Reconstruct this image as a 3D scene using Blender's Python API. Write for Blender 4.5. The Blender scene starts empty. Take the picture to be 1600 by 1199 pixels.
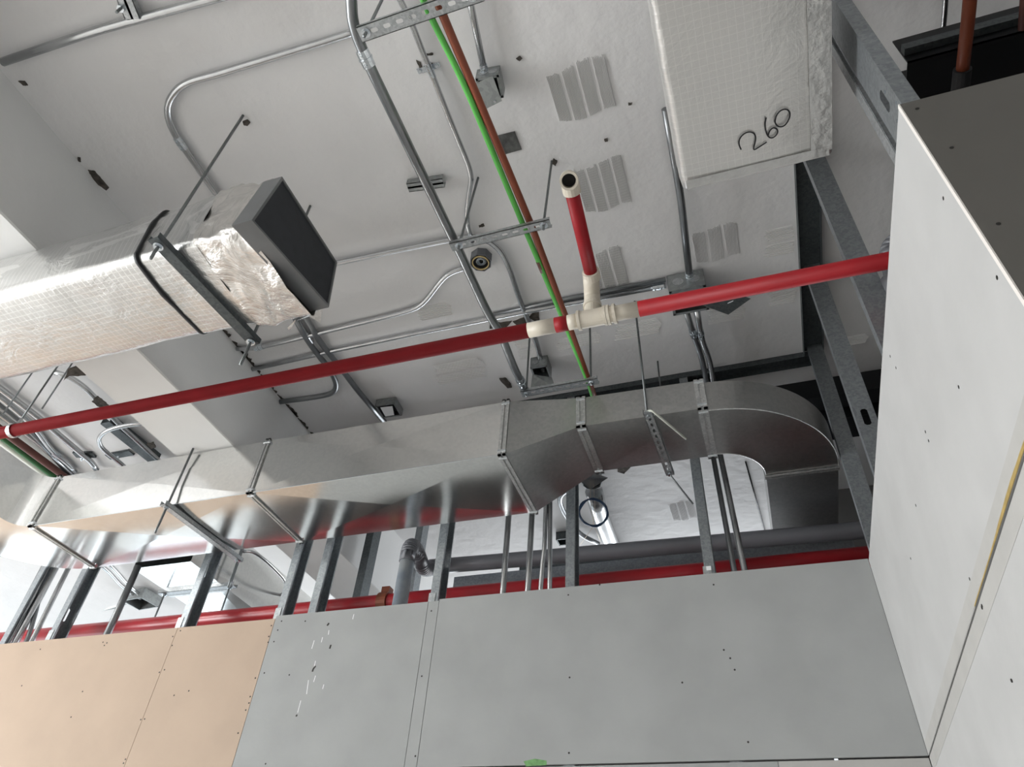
import bpy, bmesh, math, random
from mathutils import Vector, Matrix, noise
random.seed(7)
C = bpy.context.scene.collection
# ------------------------------------------------------------------ camera, world, lights, exposure
# the camera stands at the origin (eye height 1.6 m above the floor), X right, Y towards the back partition, Z up
F, YAW, PITCH, ROLL = 1104.88, -0.37741, 0.73312, 0.081108
fw = Vector((math.sin(YAW)*math.cos(PITCH), math.cos(YAW)*math.cos(PITCH), math.sin(PITCH)))
r0 = Vector((math.cos(YAW), -math.sin(YAW), 0)); u0 = r0.cross(fw)
RT = math.cos(ROLL)*r0 + math.sin(ROLL)*u0
UP = -math.sin(ROLL)*r0 + math.cos(ROLL)*u0
cd = bpy.data.cameras.new('camera'); cam = bpy.data.objects.new('camera', cd); C.objects.link(cam)
cd.sensor_width = 36; cd.lens = F/1600*36; cd.clip_start = 0.05; cd.clip_end = 200
cam.matrix_world = Matrix(((RT.x, UP.x, -fw.x, 0), (RT.y, UP.y, -fw.y, 0), (RT.z, UP.z, -fw.z, 0), (0, 0, 0, 1)))
sc = bpy.context.scene; sc.camera = cam
sc.view_settings.view_transform = 'Standard'; sc.view_settings.look = 'None'
sc.view_settings.gamma = 1; sc.view_settings.use_curve_mapping = False
sc.view_settings.exposure = 0.0
w = bpy.data.worlds.new('overcast'); sc.world = w; w.use_nodes = True
w.node_tree.nodes['Background'].inputs[0].default_value = (0.80, 0.91, 1.0, 1)
w.node_tree.nodes['Background'].inputs[1].default_value = 1.6

def area(name, loc, rot, sx, sy, power, col):
    l = bpy.data.lights.new(name, 'AREA'); l.shape = 'RECTANGLE'; l.size = sx; l.size_y = sy; l.energy = power; l.color = col
    o = bpy.data.objects.new(name, l); o.location = loc; o.rotation_euler = rot; C.objects.link(o); return o
R = math.radians
# daylight through the long window band in the left wall and the rear left windows; the high rear lamp is added
area('daylight_rear_left', (-9.2, 9.3, -0.05), (R(-80), 0, 0), 4.8, 2.9, 62, (0.80, 0.92, 1.0))
area('ceiling_fill_rear', (-1.9, 9.3, 2.45), (R(-88), 0, 0), 7.0, 1.2, 280, (0.92, 0.96, 1.0))  # added fill for the right and middle ceiling, no known window there
area('daylight_left', (-11.9, -2.25, 0.35), (0, R(-70), 0), 2.5, 6.5, 1270, (0.97, 0.99, 1.0))
area('daylight_left_rear', (-11.9, 6.3, 0.35), (0, R(-80), 0), 2.5, 4.6, 95, (0.94, 0.98, 1.0))

# ------------------------------------------------------------------ pixel -> place (viewing rays of the calibrated photograph)
def ray(x, y): return (x-800)*RT + (599.5-y)*UP + F*fw
def pz(x, y, z): d = ray(x, y); return d*(z/d.z)
def py(x, y, Y): d = ray(x, y); return d*(Y/d.y)
def px(x, y, X): d = ray(x, y); return d*(X/d.x)
def rad(p, wpx): return wpx/2*p.dot(fw)/F
def proj(v): d = v.dot(fw); return 800+F*v.dot(RT)/d, 599.5-F*v.dot(UP)/d

CEIL = 3.45; FLOOR = -1.6; WY = 3.75; WX = 0.596; WTOP = 1.905; WJ = 0.966; RY = 1.163

# ------------------------------------------------------------------ materials
def mat(name, col, rough=.6, metal=0.0, var=0.0, vscale=6, bump=0.0, bscale=30, col2=None, spec=.5, bdist=.01):
    m = bpy.data.materials.new(name); m.use_nodes = True; nt = m.node_tree; b = nt.nodes['Principled BSDF']
    b.inputs['Base Color'].default_value = (*col, 1); b.inputs['Roughness'].default_value = rough
    b.inputs['Metallic'].default_value = metal; b.inputs['Specular IOR Level'].default_value = spec
    tc = nt.nodes.new('ShaderNodeTexCoord')
    if var or col2:
        n = nt.nodes.new('ShaderNodeTexNoise'); n.inputs['Scale'].default_value = vscale; n.inputs['Detail'].default_value = 6
        nt.links.new(tc.outputs['Object'], n.inputs['Vector'])
        r = nt.nodes.new('ShaderNodeValToRGB'); r.color_ramp.elements[0].position = .3; r.color_ramp.elements[1].position = .7
        c2 = col2 or tuple(max(0, c*(1-var)) for c in col)
        r.color_ramp.elements[0].color = (*c2, 1); r.color_ramp.elements[1].color = (*col, 1)
        nt.links.new(n.outputs['Fac'], r.inputs['Fac']); nt.links.new(r.outputs['Color'], b.inputs['Base Color'])
    if bump:
        n2 = nt.nodes.new('ShaderNodeTexNoise'); n2.inputs['Scale'].default_value = bscale; n2.inputs['Detail'].default_value = 5
        nt.links.new(tc.outputs['Object'], n2.inputs['Vector'])
        bp = nt.nodes.new('ShaderNodeBump'); bp.inputs['Strength'].default_value = bump; bp.inputs['Distance'].default_value = bdist
        nt.links.new(n2.outputs['Fac'], bp.inputs['Height']); nt.links.new(bp.outputs['Normal'], b.inputs['Normal'])
    return m

def spangle(name, c1, c2, rough, scale=45, metal=.9, wav=.0):
    m = mat(name, c1, rough, metal); nt = m.node_tree; b = nt.nodes['Principled BSDF']; tc = nt.nodes['Texture Coordinate']
    v = nt.nodes.new('ShaderNodeTexVoronoi'); v.inputs['Scale'].default_value = scale
    nt.links.new(tc.outputs['Object'], v.inputs['Vector'])
    n = nt.nodes.new('ShaderNodeTexNoise'); n.inputs['Scale'].default_value = 3; n.inputs['Detail'].default_value = 4
    nt.links.new(tc.outputs['Object'], n.inputs['Vector'])
    s = nt.nodes.new('ShaderNodeSeparateColor'); nt.links.new(v.outputs['Color'], s.inputs['Color'])
    a = nt.nodes.new('ShaderNodeMath'); a.operation = 'ADD'; nt.links.new(s.outputs[0], a.inputs[0]); nt.links.new(n.outputs['Fac'], a.inputs[1])
    r = nt.nodes.new('ShaderNodeValToRGB'); r.color_ramp.elements[0].position = .1; r.color_ramp.elements[1].position = .95
    a2 = nt.nodes.new('ShaderNodeMath'); a2.operation = 'MULTIPLY'; a2.inputs[1].default_value = .66; nt.links.new(a.outputs[0], a2.inputs[0])
    r.color_ramp.elements[0].color = (*c2, 1); r.color_ramp.elements[1].color = (*c1, 1)
    nt.links.new(a2.outputs[0], r.inputs['Fac']); nt.links.new(r.outputs['Color'], b.inputs['Base Color'])
    rr = nt.nodes.new('ShaderNodeMapRange'); rr.inputs['To Min'].default_value = rough*.8; rr.inputs['To Max'].default_value = rough*1.25
    nt.links.new(n.outputs['Fac'], rr.inputs['Value']); nt.links.new(rr.outputs[0], b.inputs['Roughness'])
    if wav:
        w2 = nt.nodes.new('ShaderNodeTexNoise'); w2.inputs['Scale'].default_value = 2.2; w2.inputs['Detail'].default_value = 1
        nt.links.new(tc.outputs['Object'], w2.inputs['Vector'])
        bp = nt.nodes.new('ShaderNodeBump'); bp.inputs['Strength'].default_value = wav; bp.inputs['Distance'].default_value = .06
        nt.links.new(w2.outputs['Fac'], bp.inputs['Height']); nt.links.new(bp.outputs['Normal'], b.inputs['Normal'])
    return m

def foil(name, col, rough, grid=True, wr=.5, gs=28, gc=1.3):
    m = mat(name, col, rough, .85); nt = m.node_tree; b = nt.nodes['Principled BSDF']; tc = nt.nodes['Texture Coordinate']
    n = nt.nodes.new('ShaderNodeTexNoise'); n.inputs['Scale'].default_value = 5; n.inputs['Detail'].default_value = 8; n.inputs['Roughness'].default_value = .6
    n.inputs['Distortion'].default_value = .8
    nt.links.new(tc.outputs['Object'], n.inputs['Vector'])
    bp = nt.nodes.new('ShaderNodeBump'); bp.inputs['Strength'].default_value = wr; bp.inputs['Distance'].default_value = .03
    nt.links.new(n.outputs['Fac'], bp.inputs['Height'])
    last = bp
    if grid:
        sp = nt.nodes.new('ShaderNodeSeparateXYZ'); nt.links.new(tc.outputs['Object'], sp.inputs[0])
        outs = []
        for ax in range(3):
            a = nt.nodes.new('ShaderNodeMath'); a.operation = 'MULTIPLY'; a.inputs[1].default_value = gs; nt.links.new(sp.outputs[ax], a.inputs[0])
            f = nt.nodes.new('ShaderNodeMath'); f.operation = 'FRACT'; nt.links.new(a.outputs[0], f.inputs[0])
            l = nt.nodes.new('ShaderNodeMath'); l.operation = 'LESS_THAN'; l.inputs[1].default_value = .10; nt.links.new(f.outputs[0], l.inputs[0])
            outs.append(l)
        mx = nt.nodes.new('ShaderNodeMath'); mx.operation = 'MAXIMUM'; nt.links.new(outs[0].outputs[0], mx.inputs[0]); nt.links.new(outs[1].outputs[0], mx.inputs[1])
        b2 = nt.nodes.new('ShaderNodeBump'); b2.inputs['Strength'].default_value = .3; b2.inputs['Distance'].default_value = .003
        nt.links.new(mx.outputs[0], b2.inputs['Height']); nt.links.new(bp.outputs['Normal'], b2.inputs['Normal']); last = b2
        mc = nt.nodes.new('ShaderNodeMix'); mc.data_type = 'RGBA'; mc.inputs[6].default_value = (*col, 1); mc.inputs[7].default_value = (*[min(1, c*gc) for c in col], 1)
        nt.links.new(mx.outputs[0], mc.inputs[0]); nt.links.new(mc.outputs[2], b.inputs['Base Color'])
    nt.links.new(last.outputs['Normal'], b.inputs['Normal'])
    return m

M = {}
M['plaster'] = mat('white_plaster', (.84, .83, .825), .75, 0, .08, 1.3, .42, 9, spec=.3, bdist=.02)
M['beamplaster'] = mat('beam_plaster', (.82, .815, .80), .8, 0, .06, 2, .25, 12, spec=.3, bdist=.01)
M['broken'] = mat('broken_plaster', (.13, .115, .10), .95, 0, .6, 30, .8, 60, spec=.2)
M['dirt'] = mat('ceiling_stain', (.50, .47, .44), .9, 0, .12, 8)
M['board'] = mat('grey_gypsum_board', (.385, .393, .387), .75, 0, .11, 3.5, .05, 40, spec=.25)
M['boardlight'] = mat('light_gypsum_board', (.51, .507, .50), .75, 0, .09, 4, .05, 40, spec=.25)
M['boardtape'] = mat('beige_board_edge', (.472, .462, .442), .75, 0, .08, 9, .05, 40, spec=.25)
M['boardshade'] = mat('shaded_gypsum_board', (.145, .138, .125), .75, 0, .08, 3, .05, 40, spec=.25)  # return wall's shade painted in as a darker board colour
M['peach'] = mat('peach_gypsum_board', (.515, .397, .305), .7, 0, .09, 3, .04, 40, spec=.25)
M['edge'] = mat('gypsum_core', (.78, .74, .70), .8)
M['screw'] = mat('dark_screw', (.04, .038, .035), .5, .6)
M['groove'] = mat('ribbed_block', (.84, .83, .825), .7, spec=.3)
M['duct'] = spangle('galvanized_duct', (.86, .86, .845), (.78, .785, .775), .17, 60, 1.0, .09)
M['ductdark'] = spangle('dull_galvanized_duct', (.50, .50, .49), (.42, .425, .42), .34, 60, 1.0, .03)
M['flange'] = spangle('flange_zinc', (.66, .66, .65), (.46, .47, .47), .38, 80, .9)
M['stud'] = spangle('stud_zinc', (.36, .385, .40), (.24, .26, .275), .42, 95, .8)
M['strut'] = spangle('strut_zinc', (.54, .56, .57), (.34, .36, .37), .42, 110, .85)
M['strutdark'] = spangle('dark_strut', (.12, .135, .14), (.07, .08, .085), .45, 90, .7)
M['emt'] = mat('emt_zinc', (.60, .61, .62), .27, .95, .15, 14)
M['emtdark'] = mat('dark_emt', (.30, .31, .32), .33, .9, .2, 12)
M['fitting'] = mat('bright_zinc_fitting', (.75, .80, .84), .2, 1.0, .2, 60, .4, 120, bdist=.002)
M['rod'] = mat('threaded_rod', (.26, .28, .285), .42, .9, .3, 200, .6, 300, bdist=.002)
M['redpipe'] = mat('red_painted_pipe', (.34, .012, .018), .5, 0, .22, 5, .08, 20, spec=.3)
M['redrear'] = mat('deep_red_painted_pipe', (.40, .012, .02), .35, 0, .15, 4)
M['cream'] = mat('cream_plastic', (.68, .62, .52), .45, 0, .10, 12, .1, 30)
M['pvc'] = mat('grey_plastic_pipe', (.16, .165, .18), .42, 0, .15, 5)
M['pvclight'] = mat('dusty_blue_grey_pipe', (.22, .26, .31), .45, 0, .45, 9, col2=(.40, .42, .43))
M['orange'] = mat('rust_red_pipe', (.27, .068, .032), .45, 0, .15, 9)
M['green'] = mat('bright_green_pipe', (.13, .56, .10), .5, 0, .10, 22)
M['greendark'] = mat('dark_green_pipe', (.035, .15, .045), .5, 0, .2, 12)
M['brown'] = mat('dark_brown_pipe', (.13, .045, .035), .5, 0, .2, 9)
M['creamstripe'] = mat('pale_pipe', (.66, .68, .60), .5)
M['black'] = mat('black_steel', (.012, .013, .015), .5, .2)
M['darkgrey'] = mat('duct_mouth_shade', (.035, .038, .045), .7, 0, .2, 20)
M['collar'] = mat('grey_duct_flange_tape', (.20, .205, .21), .45, .3, .2, 6)
M['blackvoid'] = mat('box_inside', (.02, .02, .022), .8)
M['foil'] = foil('reinforced_foil', (.66, .66, .65), .27, True, .42, 34)
M['foilcr'] = foil('crumpled_foil_tape', (.74, .72, .69), .24, False, 1.0)
M['foilwhite'] = foil('white_foil_wrap', (.71, .70, .68), .42, True, .32, 40, 1.10)
M['tape'] = mat('clear_tape', (.55, .545, .53), .15, .3, .1, 20, .5, 25, bdist=.01)
M['ink'] = mat('black_marker', (.012, .012, .014), .6)
M['boxzinc'] = spangle('box_zinc', (.38, .40, .40), (.27, .285, .285), .4, 50, .85)
M['blue'] = mat('dark_blue_cable', (.02, .055, .12), .45)
M['wire'] = mat('bare_wire', (.62, .52, .42), .5, .3)
M['brownrust'] = mat('rust_brown_coupling', (.22, .055, .02), .5, .2, .3, 20)
M['floor'] = mat('concrete_floor', (.70, .68, .65), .8, 0, .12, 1.5, .2, 12)
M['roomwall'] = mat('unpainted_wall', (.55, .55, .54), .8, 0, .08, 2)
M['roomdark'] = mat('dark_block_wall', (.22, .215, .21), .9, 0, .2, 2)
M['yellow'] = mat('yellow_glue', (.50, .36, .12), .5, 0, .3, 20)
M['mgreen'] = mat('green_marker', (.20, .42, .16), .7, 0, .4, 40)
M['white'] = mat('white_label', (.85, .85, .85), .6)
M['plate'] = mat('metal_plate', (.20, .20, .195), .3, .85, .5, 25, .4, 30)
M['window'] = mat('window_frame_metal', (.25, .26, .27), .5, .5)

# ------------------------------------------------------------------ mesh helpers
def obj(name, bm, m, parent=None, smooth=False):
    me = bpy.data.meshes.new(name); bmesh.ops.recalc_face_normals(bm, faces=bm.faces[:]); bm.to_mesh(me); bm.free()
    if smooth:
        for p in me.polygons: p.use_smooth = True
    me.materials.append(m); o = bpy.data.objects.new(name, me); C.objects.link(o)
    if parent: o.parent = parent
    if smooth == 'auto':
        pass
    return o
def thing(name, label, cat, group=None):
    o = bpy.data.objects.new(name, None); C.objects.link(o); o.empty_display_size = .05
    o['label'] = label; o['category'] = cat
    group = group or {'conduit': 'steel conduits under the ceiling', 'hanger': 'hangers of rods and channels', 'box': 'metal electrical boxes'}.get(cat)
    if group: o['group'] = group
    return o
def tag(o, label, cat, group=None):
    o['label'] = label; o['category'] = cat
    if group: o['group'] = group
    return o
def struct(o): o['kind'] = 'structure'; return o
def sempty(name):
    o = bpy.data.objects.new(name, None); C.objects.link(o); o['kind'] = 'structure'; return o
def hexa(bm, p):   # eight corners: bottom loop then top loop
    v = [bm.verts.new(q) for q in p]
    for f in ((0,1,2,3),(4,5,6,7),(0,1,5,4),(1,2,6,5),(2,3,7,6),(3,0,4,7)): bm.faces.new([v[i] for i in f])
def box(bm, x0, x1, y0, y1, z0, z1):
    hexa(bm, [(x0,y0,z0),(x1,y0,z0),(x1,y1,z0),(x0,y1,z0),(x0,y0,z1),(x1,y0,z1),(x1,y1,z1),(x0,y1,z1)])
def obox(bm, o, a, b, c, la, lb, lc):   # origin corner, unit axes, lengths
    o = Vector(o); a = Vector(a)*la; b = Vector(b)*lb; c = Vector(c)*lc
    hexa(bm, [o, o+a, o+a+b, o+b, o+c, o+a+c, o+a+b+c, o+b+c])
def fillet(pts, rr, n=6):
    out = [pts[0]]
    for i in range(1, len(pts)-1):
        p, a, b = pts[i], pts[i-1], pts[i+1]
        da = (a-p); db = (b-p); ra = min(rr, da.length*.48); rb = min(rr, db.length*.48)
        ang = da.angle(db, math.pi)
        if ang > math.pi-.04: out.append(p); continue
        s = p+da.normalized()*ra; e = p+db.normalized()*rb
        for k in range(n+1):
            t = k/n; out.append((1-t)**2*s + 2*t*(1-t)*p + t*t*e)
    out.append(pts[-1]); return out
def tube(bm, pts, r, n=14, cap=True, rr=.12, fil=True):
    pts = [Vector(p) for p in pts]
    if isinstance(r, (int, float)):
        if fil and len(pts) > 2: pts = fillet(pts, rr)
        rs = [r]*len(pts)
    else: rs = r
    t0 = (pts[1]-pts[0]).normalized(); up = Vector((0,0,1)) if abs(t0.z) < .9 else Vector((0,1,0))
    nrm = (up - t0*up.dot(t0)).normalized(); rings = []
    for i, p in enumerate(pts):
        t = (pts[min(i+1, len(pts)-1)]-pts[max(i-1, 0)]).normalized()
        nrm = (nrm - t*nrm.dot(t)).normalized(); b = t.cross(nrm)
        rings.append([bm.verts.new(p+(nrm*math.cos(2*math.pi*k/n)+b*math.sin(2*math.pi*k/n))*rs[i]) for k in range(n)])
    for a, b in zip(rings, rings[1:]):
        for k in range(n): bm.faces.new((a[k], a[(k+1)%n], b[(k+1)%n], b[k]))
    if cap: bm.faces.new(rings[0]); bm.faces.new(rings[-1])
def tubeobj(name, pts, r, m, parent=None, n=14, rr=.12, cap=True):
    bm = bmesh.new(); tube(bm, pts, r, n, cap, rr); o = obj(name, bm, m, parent, True)
    # flat caps stay crisp
    for p in o.data.polygons:
        if len(p.vertices) > 4: p.use_smooth = False
    return o
def pipe_hollow(bm, pts, r, ri, n=18):   # open-ended pipe with wall thickness
    pts = [Vector(p) for p in pts]; outer = []; inner = []
    t0 = (pts[1]-pts[0]).normalized(); up = Vector((0,0,1)) if abs(t0.z) < .9 else Vector((0,1,0)); nrm = (up - t0*up.dot(t0)).normalized()
    for i, p in enumerate(pts):
        t = (pts[min(i+1, len(pts)-1)]-pts[max(i-1, 0)]).normalized(); nrm = (nrm - t*nrm.dot(t)).normalized(); b = t.cross(nrm)
        f = lambda q: [bm.verts.new(p+(nrm*math.cos(2*math.pi*k/n)+b*math.sin(2*math.pi*k/n))*q) for k in range(n)]
        outer.append(f(r)); inner.append(f(ri))
    for L in (outer, inner):
        for a, b in zip(L, L[1:]):
            for k in range(n): bm.faces.new((a[k], a[(k+1)%n], b[(k+1)%n], b[k]))
    for i in (0, -1):
        for k in range(n): bm.faces.new((outer[i][k], outer[i][(k+1)%n], inner[i][(k+1)%n], inner[i][k]))
def slotted(bm, o, L, W, N, length, width, th, slots, sw):
    """plate from o along L (length) and W (width), thickness along N, with rectangular-oval slots (start, end) of width sw"""
    L, W, N, o = Vector(L), Vector(W), Vector(N), Vector(o); m = (width-sw)/2
    obox(bm, o, L, W, N, length, m, th); obox(bm, o+W*(m+sw), L, W, N, length, m, th)
    s = 0
    for a, b in slots:
        obox(bm, o+W*m+L*s, L, W, N, a-s, sw, th)
        c = sw*.28                                          # chamfered slot corners
        for (q, d) in ((a, 1), (b, -1)):
            for (wv, dd) in ((m, 1), (m+sw, -1)):
                p0 = o+L*q+W*wv
                v = [p0, p0+L*c*d, p0+W*c*dd]; v = v+[x+N*th for x in v]; v = [bm.verts.new(x) for x in v]
                bm.faces.new(v[:3]); bm.faces.new(v[3:]); bm.faces.new((v[1], v[2], v[5], v[4]))
        s = b
    obox(bm, o+W*m+L*s, L, W, N, length-s, sw, th)
def hexnut(bm, c, axis, r, h):
    axis = Vector(axis).normalized(); tube(bm, [Vector(c)-axis*h/2, Vector(c)+axis*h/2], [r, r], 6)

# ------------------------------------------------------------------ room shell
XL, XR, YF, YB = -12, 3.4, -6.0, 9.4
bm = bmesh.new(); box(bm, XL, XR, YF, YB, FLOOR-.1, FLOOR); struct(obj('floor', bm, M['floor']))
bm = bmesh.new()
nx, ny = 72, 74
gx = [XL+(XR-XL)*i/nx for i in range(nx+1)]; gy = [YF+(YB-YF)*j/ny for j in range(ny+1)]
vs = [[bm.verts.new((x, y, CEIL+.004*noise.noise(Vector((x*2.2, y*2.2, 0)))+.003*noise.noise(Vector((x*7, y*7, 3))))) for y in gy] for x in gx]
for i in range(nx):
    for j in range(ny): bm.faces.new((vs[i][j], vs[i+1][j], vs[i+1][j+1], vs[i][j+1]))
box(bm, XL, XR, YF, YB, CEIL+.02, CEIL+.14)
ceiling = struct(obj('ceiling', bm, M['plaster'], None, True))
bm = bmesh.new()
box(bm, XL-.1, XL, YF, YB, FLOOR, -1.0); box(bm, XL-.1, XL, YF, YB, 1.7, CEIL); box(bm, XL-.1, XL, YF, -5.5, -1.0, 1.7); box(bm, XL-.1, XL, 1.4, 4.0, -1.0, 1.7); box(bm, XL-.1, XL, 8.6, YB, -1.0, 1.7)
struct(obj('wall_left', bm, M['roomwall']))
bm = bmesh.new()
box(bm, -6.7, XR, YB, YB+.1, FLOOR, 1.8); box(bm, XL, -5.5, YB, YB+.1, 1.7, CEIL); box(bm, 1.7, XR, YB, YB+.1, 1.8, CEIL); box(bm, -5.5, 1.7, YB, YB+.1, 3.1, CEIL); box(bm, XL, -11.7, YB, YB+.1, FLOOR, 1.7);
struct(obj('wall_rear', bm, M['roomwall']))
for k, x in enumerate((-5.5, -3.1, -.7)):  # high rear windows made up to frame the added ceiling fill
    bm = bmesh.new()
    for xx in (x, x+2.34): box(bm, xx, xx+.06, YB+.01, YB+.06, 1.8, 3.1)
    for zz in (1.8, 3.04): box(bm, x, x+2.4, YB+.01, YB+.06, zz, zz+.06)
    struct(obj('window_%d' % (k+10), bm, M['window']))
bm = bmesh.new()
box(bm, XL, XR, YF-.1, YF, FLOOR, CEIL)
struct(obj('wall_front', bm, M['roomwall']))
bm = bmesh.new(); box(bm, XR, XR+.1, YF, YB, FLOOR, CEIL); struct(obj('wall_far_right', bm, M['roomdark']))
for k, y in enumerate((-5.5, -3.2, -.9, 4.0, 6.3)):
    bm = bmesh.new()
    for yy in (y, y+2.24): box(bm, XL-.06, XL-.01, yy, yy+.06, -1.0, 1.7)
    for zz in (-1.0, 1.64): box(bm, XL-.06, XL-.01, y, y+2.3, zz, zz+.06)
    struct(obj('window_%d' % (k+1), bm, M['window']))
for k, x in enumerate((-11.7, -10.0, -8.35)):
    bm = bmesh.new()
    w_ = 3.3 if x > -6 else 1.65
    for xx in (x, x+w_-.06): box(bm, xx, xx+.06, YB+.01, YB+.06, -1.0, 1.7)
    for zz in (-1.0 if x > -6 else FLOOR, 1.64): box(bm, x, x+w_, YB+.01, YB+.06, zz, zz+.06)
    struct(obj('window_%d' % (k+6), bm, M['window']))
# downstand beam across the ceiling
bm = bmesh.new(); x0, x1, z0 = -3.68, -3.19, 2.80; n = 60
prev = None
for i in range(n+1):
    y = YF+(YB-YF)*i/n; j = lambda s: .004*noise.noise(Vector((y*1.7, s, 0)))
    ring = [bm.verts.new(q) for q in ((x0+j(1), y, CEIL+.01), (x0+j(2), y, z0+.008+j(3)), (x0+.008, y, z0+j(4)), (x1-.008, y, z0+j(5)), (x1+j(6), y, z0+.008), (x1+j(7), y, CEIL+.01))]
    if prev:
        for a in range(5): bm.faces.new((prev[a], prev[a+1], ring[a+1], ring[a]))
    prev = ring
beam = struct(obj('ceiling_beam', bm, M['beamplaster']))

# ribbed block patches left open in the plaster (each one real ridges)
def ribs(q0, q1, along, groups, per, gap=1.6):
    a = pz(*q0, CEIL); b = pz(*q1, CEIL); X0, X1 = sorted((a.x, b.x)); Y0, Y1 = sorted((a.y, b.y))
    bm = bmesh.new(); random.seed(int(q0[0]))
    if along == 'y': s0, s1, t0, t1 = X0, X1, Y0, Y1
    else: s0, s1, t0, t1 = Y0, Y1, X0, X1
    tot = groups*per+(groups-1)*gap; pitch = (s1-s0)/tot; s = s0; z = CEIL-.002; wob = random.uniform(-.02, .02)
    for g in range(groups):
        for k in range(per):
            f = (s-s0)/(s1-s0)
            a0 = t0+.05*(t1-t0)*math.sin(f*5+wob*90)+random.uniform(0, .006)+.012*random.random(); b0 = t1-.08*(t1-t0)*(.5+.5*math.sin(f*7+2))+random.uniform(-.006, 0)
            w2 = pitch*.24; h = .005
            P = lambda ss, tt, zz: (ss, tt, zz) if along == 'y' else (tt, ss, zz)
            v = [bm.verts.new(P(*q)) for q in ((s-w2, a0, z+.012), (s, a0+.003, z-h), (s+w2, a0, z+.012), (s-w2, b0, z+.012), (s, b0-.003, z-h), (s+w2, b0, z+.012))]
            bm.faces.new((v[0], v[1], v[4], v[3])); bm.faces.new((v[1], v[2], v[5], v[4])); bm.faces.new(v[:3]); bm.faces.new(v[3:])
            s += pitch
        s += pitch*gap
    o = obj('ribbed_patch', bm, M['groove'], ceiling); o['kind'] = 'stuff'; return o
for a, b, al, g, p in (((852, 112), (966, 172), 'y', 4, 8), ((895, 262), (990, 320), 'y', 4, 8), ((908, 398), (988, 455), 'y', 3, 9),
                       ((1080, 362), (1158, 400), 'y', 3, 9), ((1045, 787), (1090, 812), 'y', 3, 9)):
    ribs(a, b, al, g, p)
def ribs_x(c, lx, ly, groups, per):
    p = pz(*c, CEIL); a = proj(Vector((p.x-lx/2, p.y-ly/2, CEIL))); b = proj(Vector((p.x+lx/2, p.y+ly/2, CEIL))); ribs(a, b, 'x', groups, per)
for c in (((680, 487), .25, .12, 1, 9), ((720, 580), .40, .20, 2, 8), ((822, 545), .15, .20, 2, 8), ((905, 533), .32, .11, 1, 9), ((997, 515), .32, .14, 1, 10),
          ((1135, 492), .25, .13, 1, 10), ((1218, 378), .18, .20, 2, 8), ((1222, 462), .18, .16, 1, 10), ((1330, 533), .22, .09, 1, 7)): ribs_x(*c)

def patch(name, pts, z, m, parent, th=.004, jag=0.0, dirz=True):
    bm = bmesh.new(); P = []
    for i, q in enumerate(pts):
        P.append(pz(q[0], q[1], z))
    R2 = []
    for i in range(len(P)):
        a, b = P[i], P[(i+1) % len(P)]; R2.append(a)
        for k in (1, 2, 3):
            t = k/4; d = (b-a); R2.append(a+d*t+Vector((random.uniform(-1, 1)*jag, random.uniform(-1, 1)*jag, 0)))
    v = [bm.verts.new((p.x, p.y, z)) for p in R2]; w_ = [bm.verts.new((p.x, p.y, z+th)) for p in R2]
    bm.faces.new(v); bm.faces.new(w_)
    for i in range(len(v)): bm.faces.new((v[i], v[(i+1) % len(v)], w_[(i+1) % len(v)], w_[i]))
    return obj(name, bm, m, parent)
# chipped plaster where the beam meets the ceiling and here and there
random.seed(3)
chips = [[(137,266),(148,268),(158,280),(170,294),(166,298),(150,287),(143,276)], [(28,127),(38,127),(43,134),(36,134)], [(121,246),(125,247),(126,254),(122,252)],
         [(350,522),(360,533),(368,542),(371,556),(360,545),(352,535)], [(370,545),(382,552),(392,566),(400,580),(392,578),(380,566),(372,556)],
         [(388,572),(402,575),(404,585),(412,588),(406,592),(396,584)], [(434,622),(446,632),(458,640),(466,652),(452,648),(438,634)],
         [(455,650),(467,655),(473,664),(468,668),(459,658)], [(468,664),(478,672),(481,678),(474,676)], [(270,212),(281,221),(286,232),(302,243),(297,246),(284,236),(274,222)],
         [(379,190),(386,187),(391,192),(387,197),(381,196)], [(650,94),(657,97),(660,106),(670,97),(679,100),(672,110),(655,106)],
         [(812,88),(816,92),(812,96),(806,92)], [(665,84),(676,83),(677,86),(668,87)], [(766,500),(782,505),(800,502),(790,514),(765,514)],
         [(832,490),(842,488),(843,500),(835,502),(826,497)], [(801,503),(822,495),(830,502),(812,512)], [(780,592),(790,591),(798,600),(800,606),(793,607),(784,598)],
         [(966,730),(975,728),(985,731),(975,741),(965,738)], [(1434,61),(1444,57),(1450,62),(1446,70),(1438,68)], [(748,353),(756,350),(757,354),(749,356)],
         [(776,361),(790,359),(792,362),(778,364)], [(430,825),(435,832),(431,836),(428,830)], [(604,832),(611,830),(612,840),(605,842)],
         [(865,248),(871,252),(868,260),(862,256)], [(1064,5),(1070,8),(1066,14),(1061,10)], [(944,218),(949,216),(950,221),(945,222)], [(982,161),(988,161),(987,164),(982,165)]]
for c in chips:
    patch('plaster_chip', c, CEIL-.0065, M['broken'], ceiling, .006, .002)
random.seed(11)
for k in range(22):
    y = 2.45+1.3*(k+random.random()*.8)/22; l = random.uniform(.02, .055); w2 = random.uniform(.008, .022)*(1.4 if k < 8 else 1)
    c = [(-3.196, y-l), (-3.19+w2*.6, y-l*.5), (-3.19+w2*1.3, y), (-3.19+w2*.5, y+l*.6), (-3.196, y+l)]
    patch('plaster_chip', [proj(Vector((a, b, CEIL-.0065))) for a, b in c], CEIL-.0065, M['broken'], ceiling, .006, .004)
patch('plaster_chip', [(99,596),(106,577),(118,572),(140,583),(134,587),(108,588)], 3.2, M['broken'], beam, .01, .006)
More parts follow.
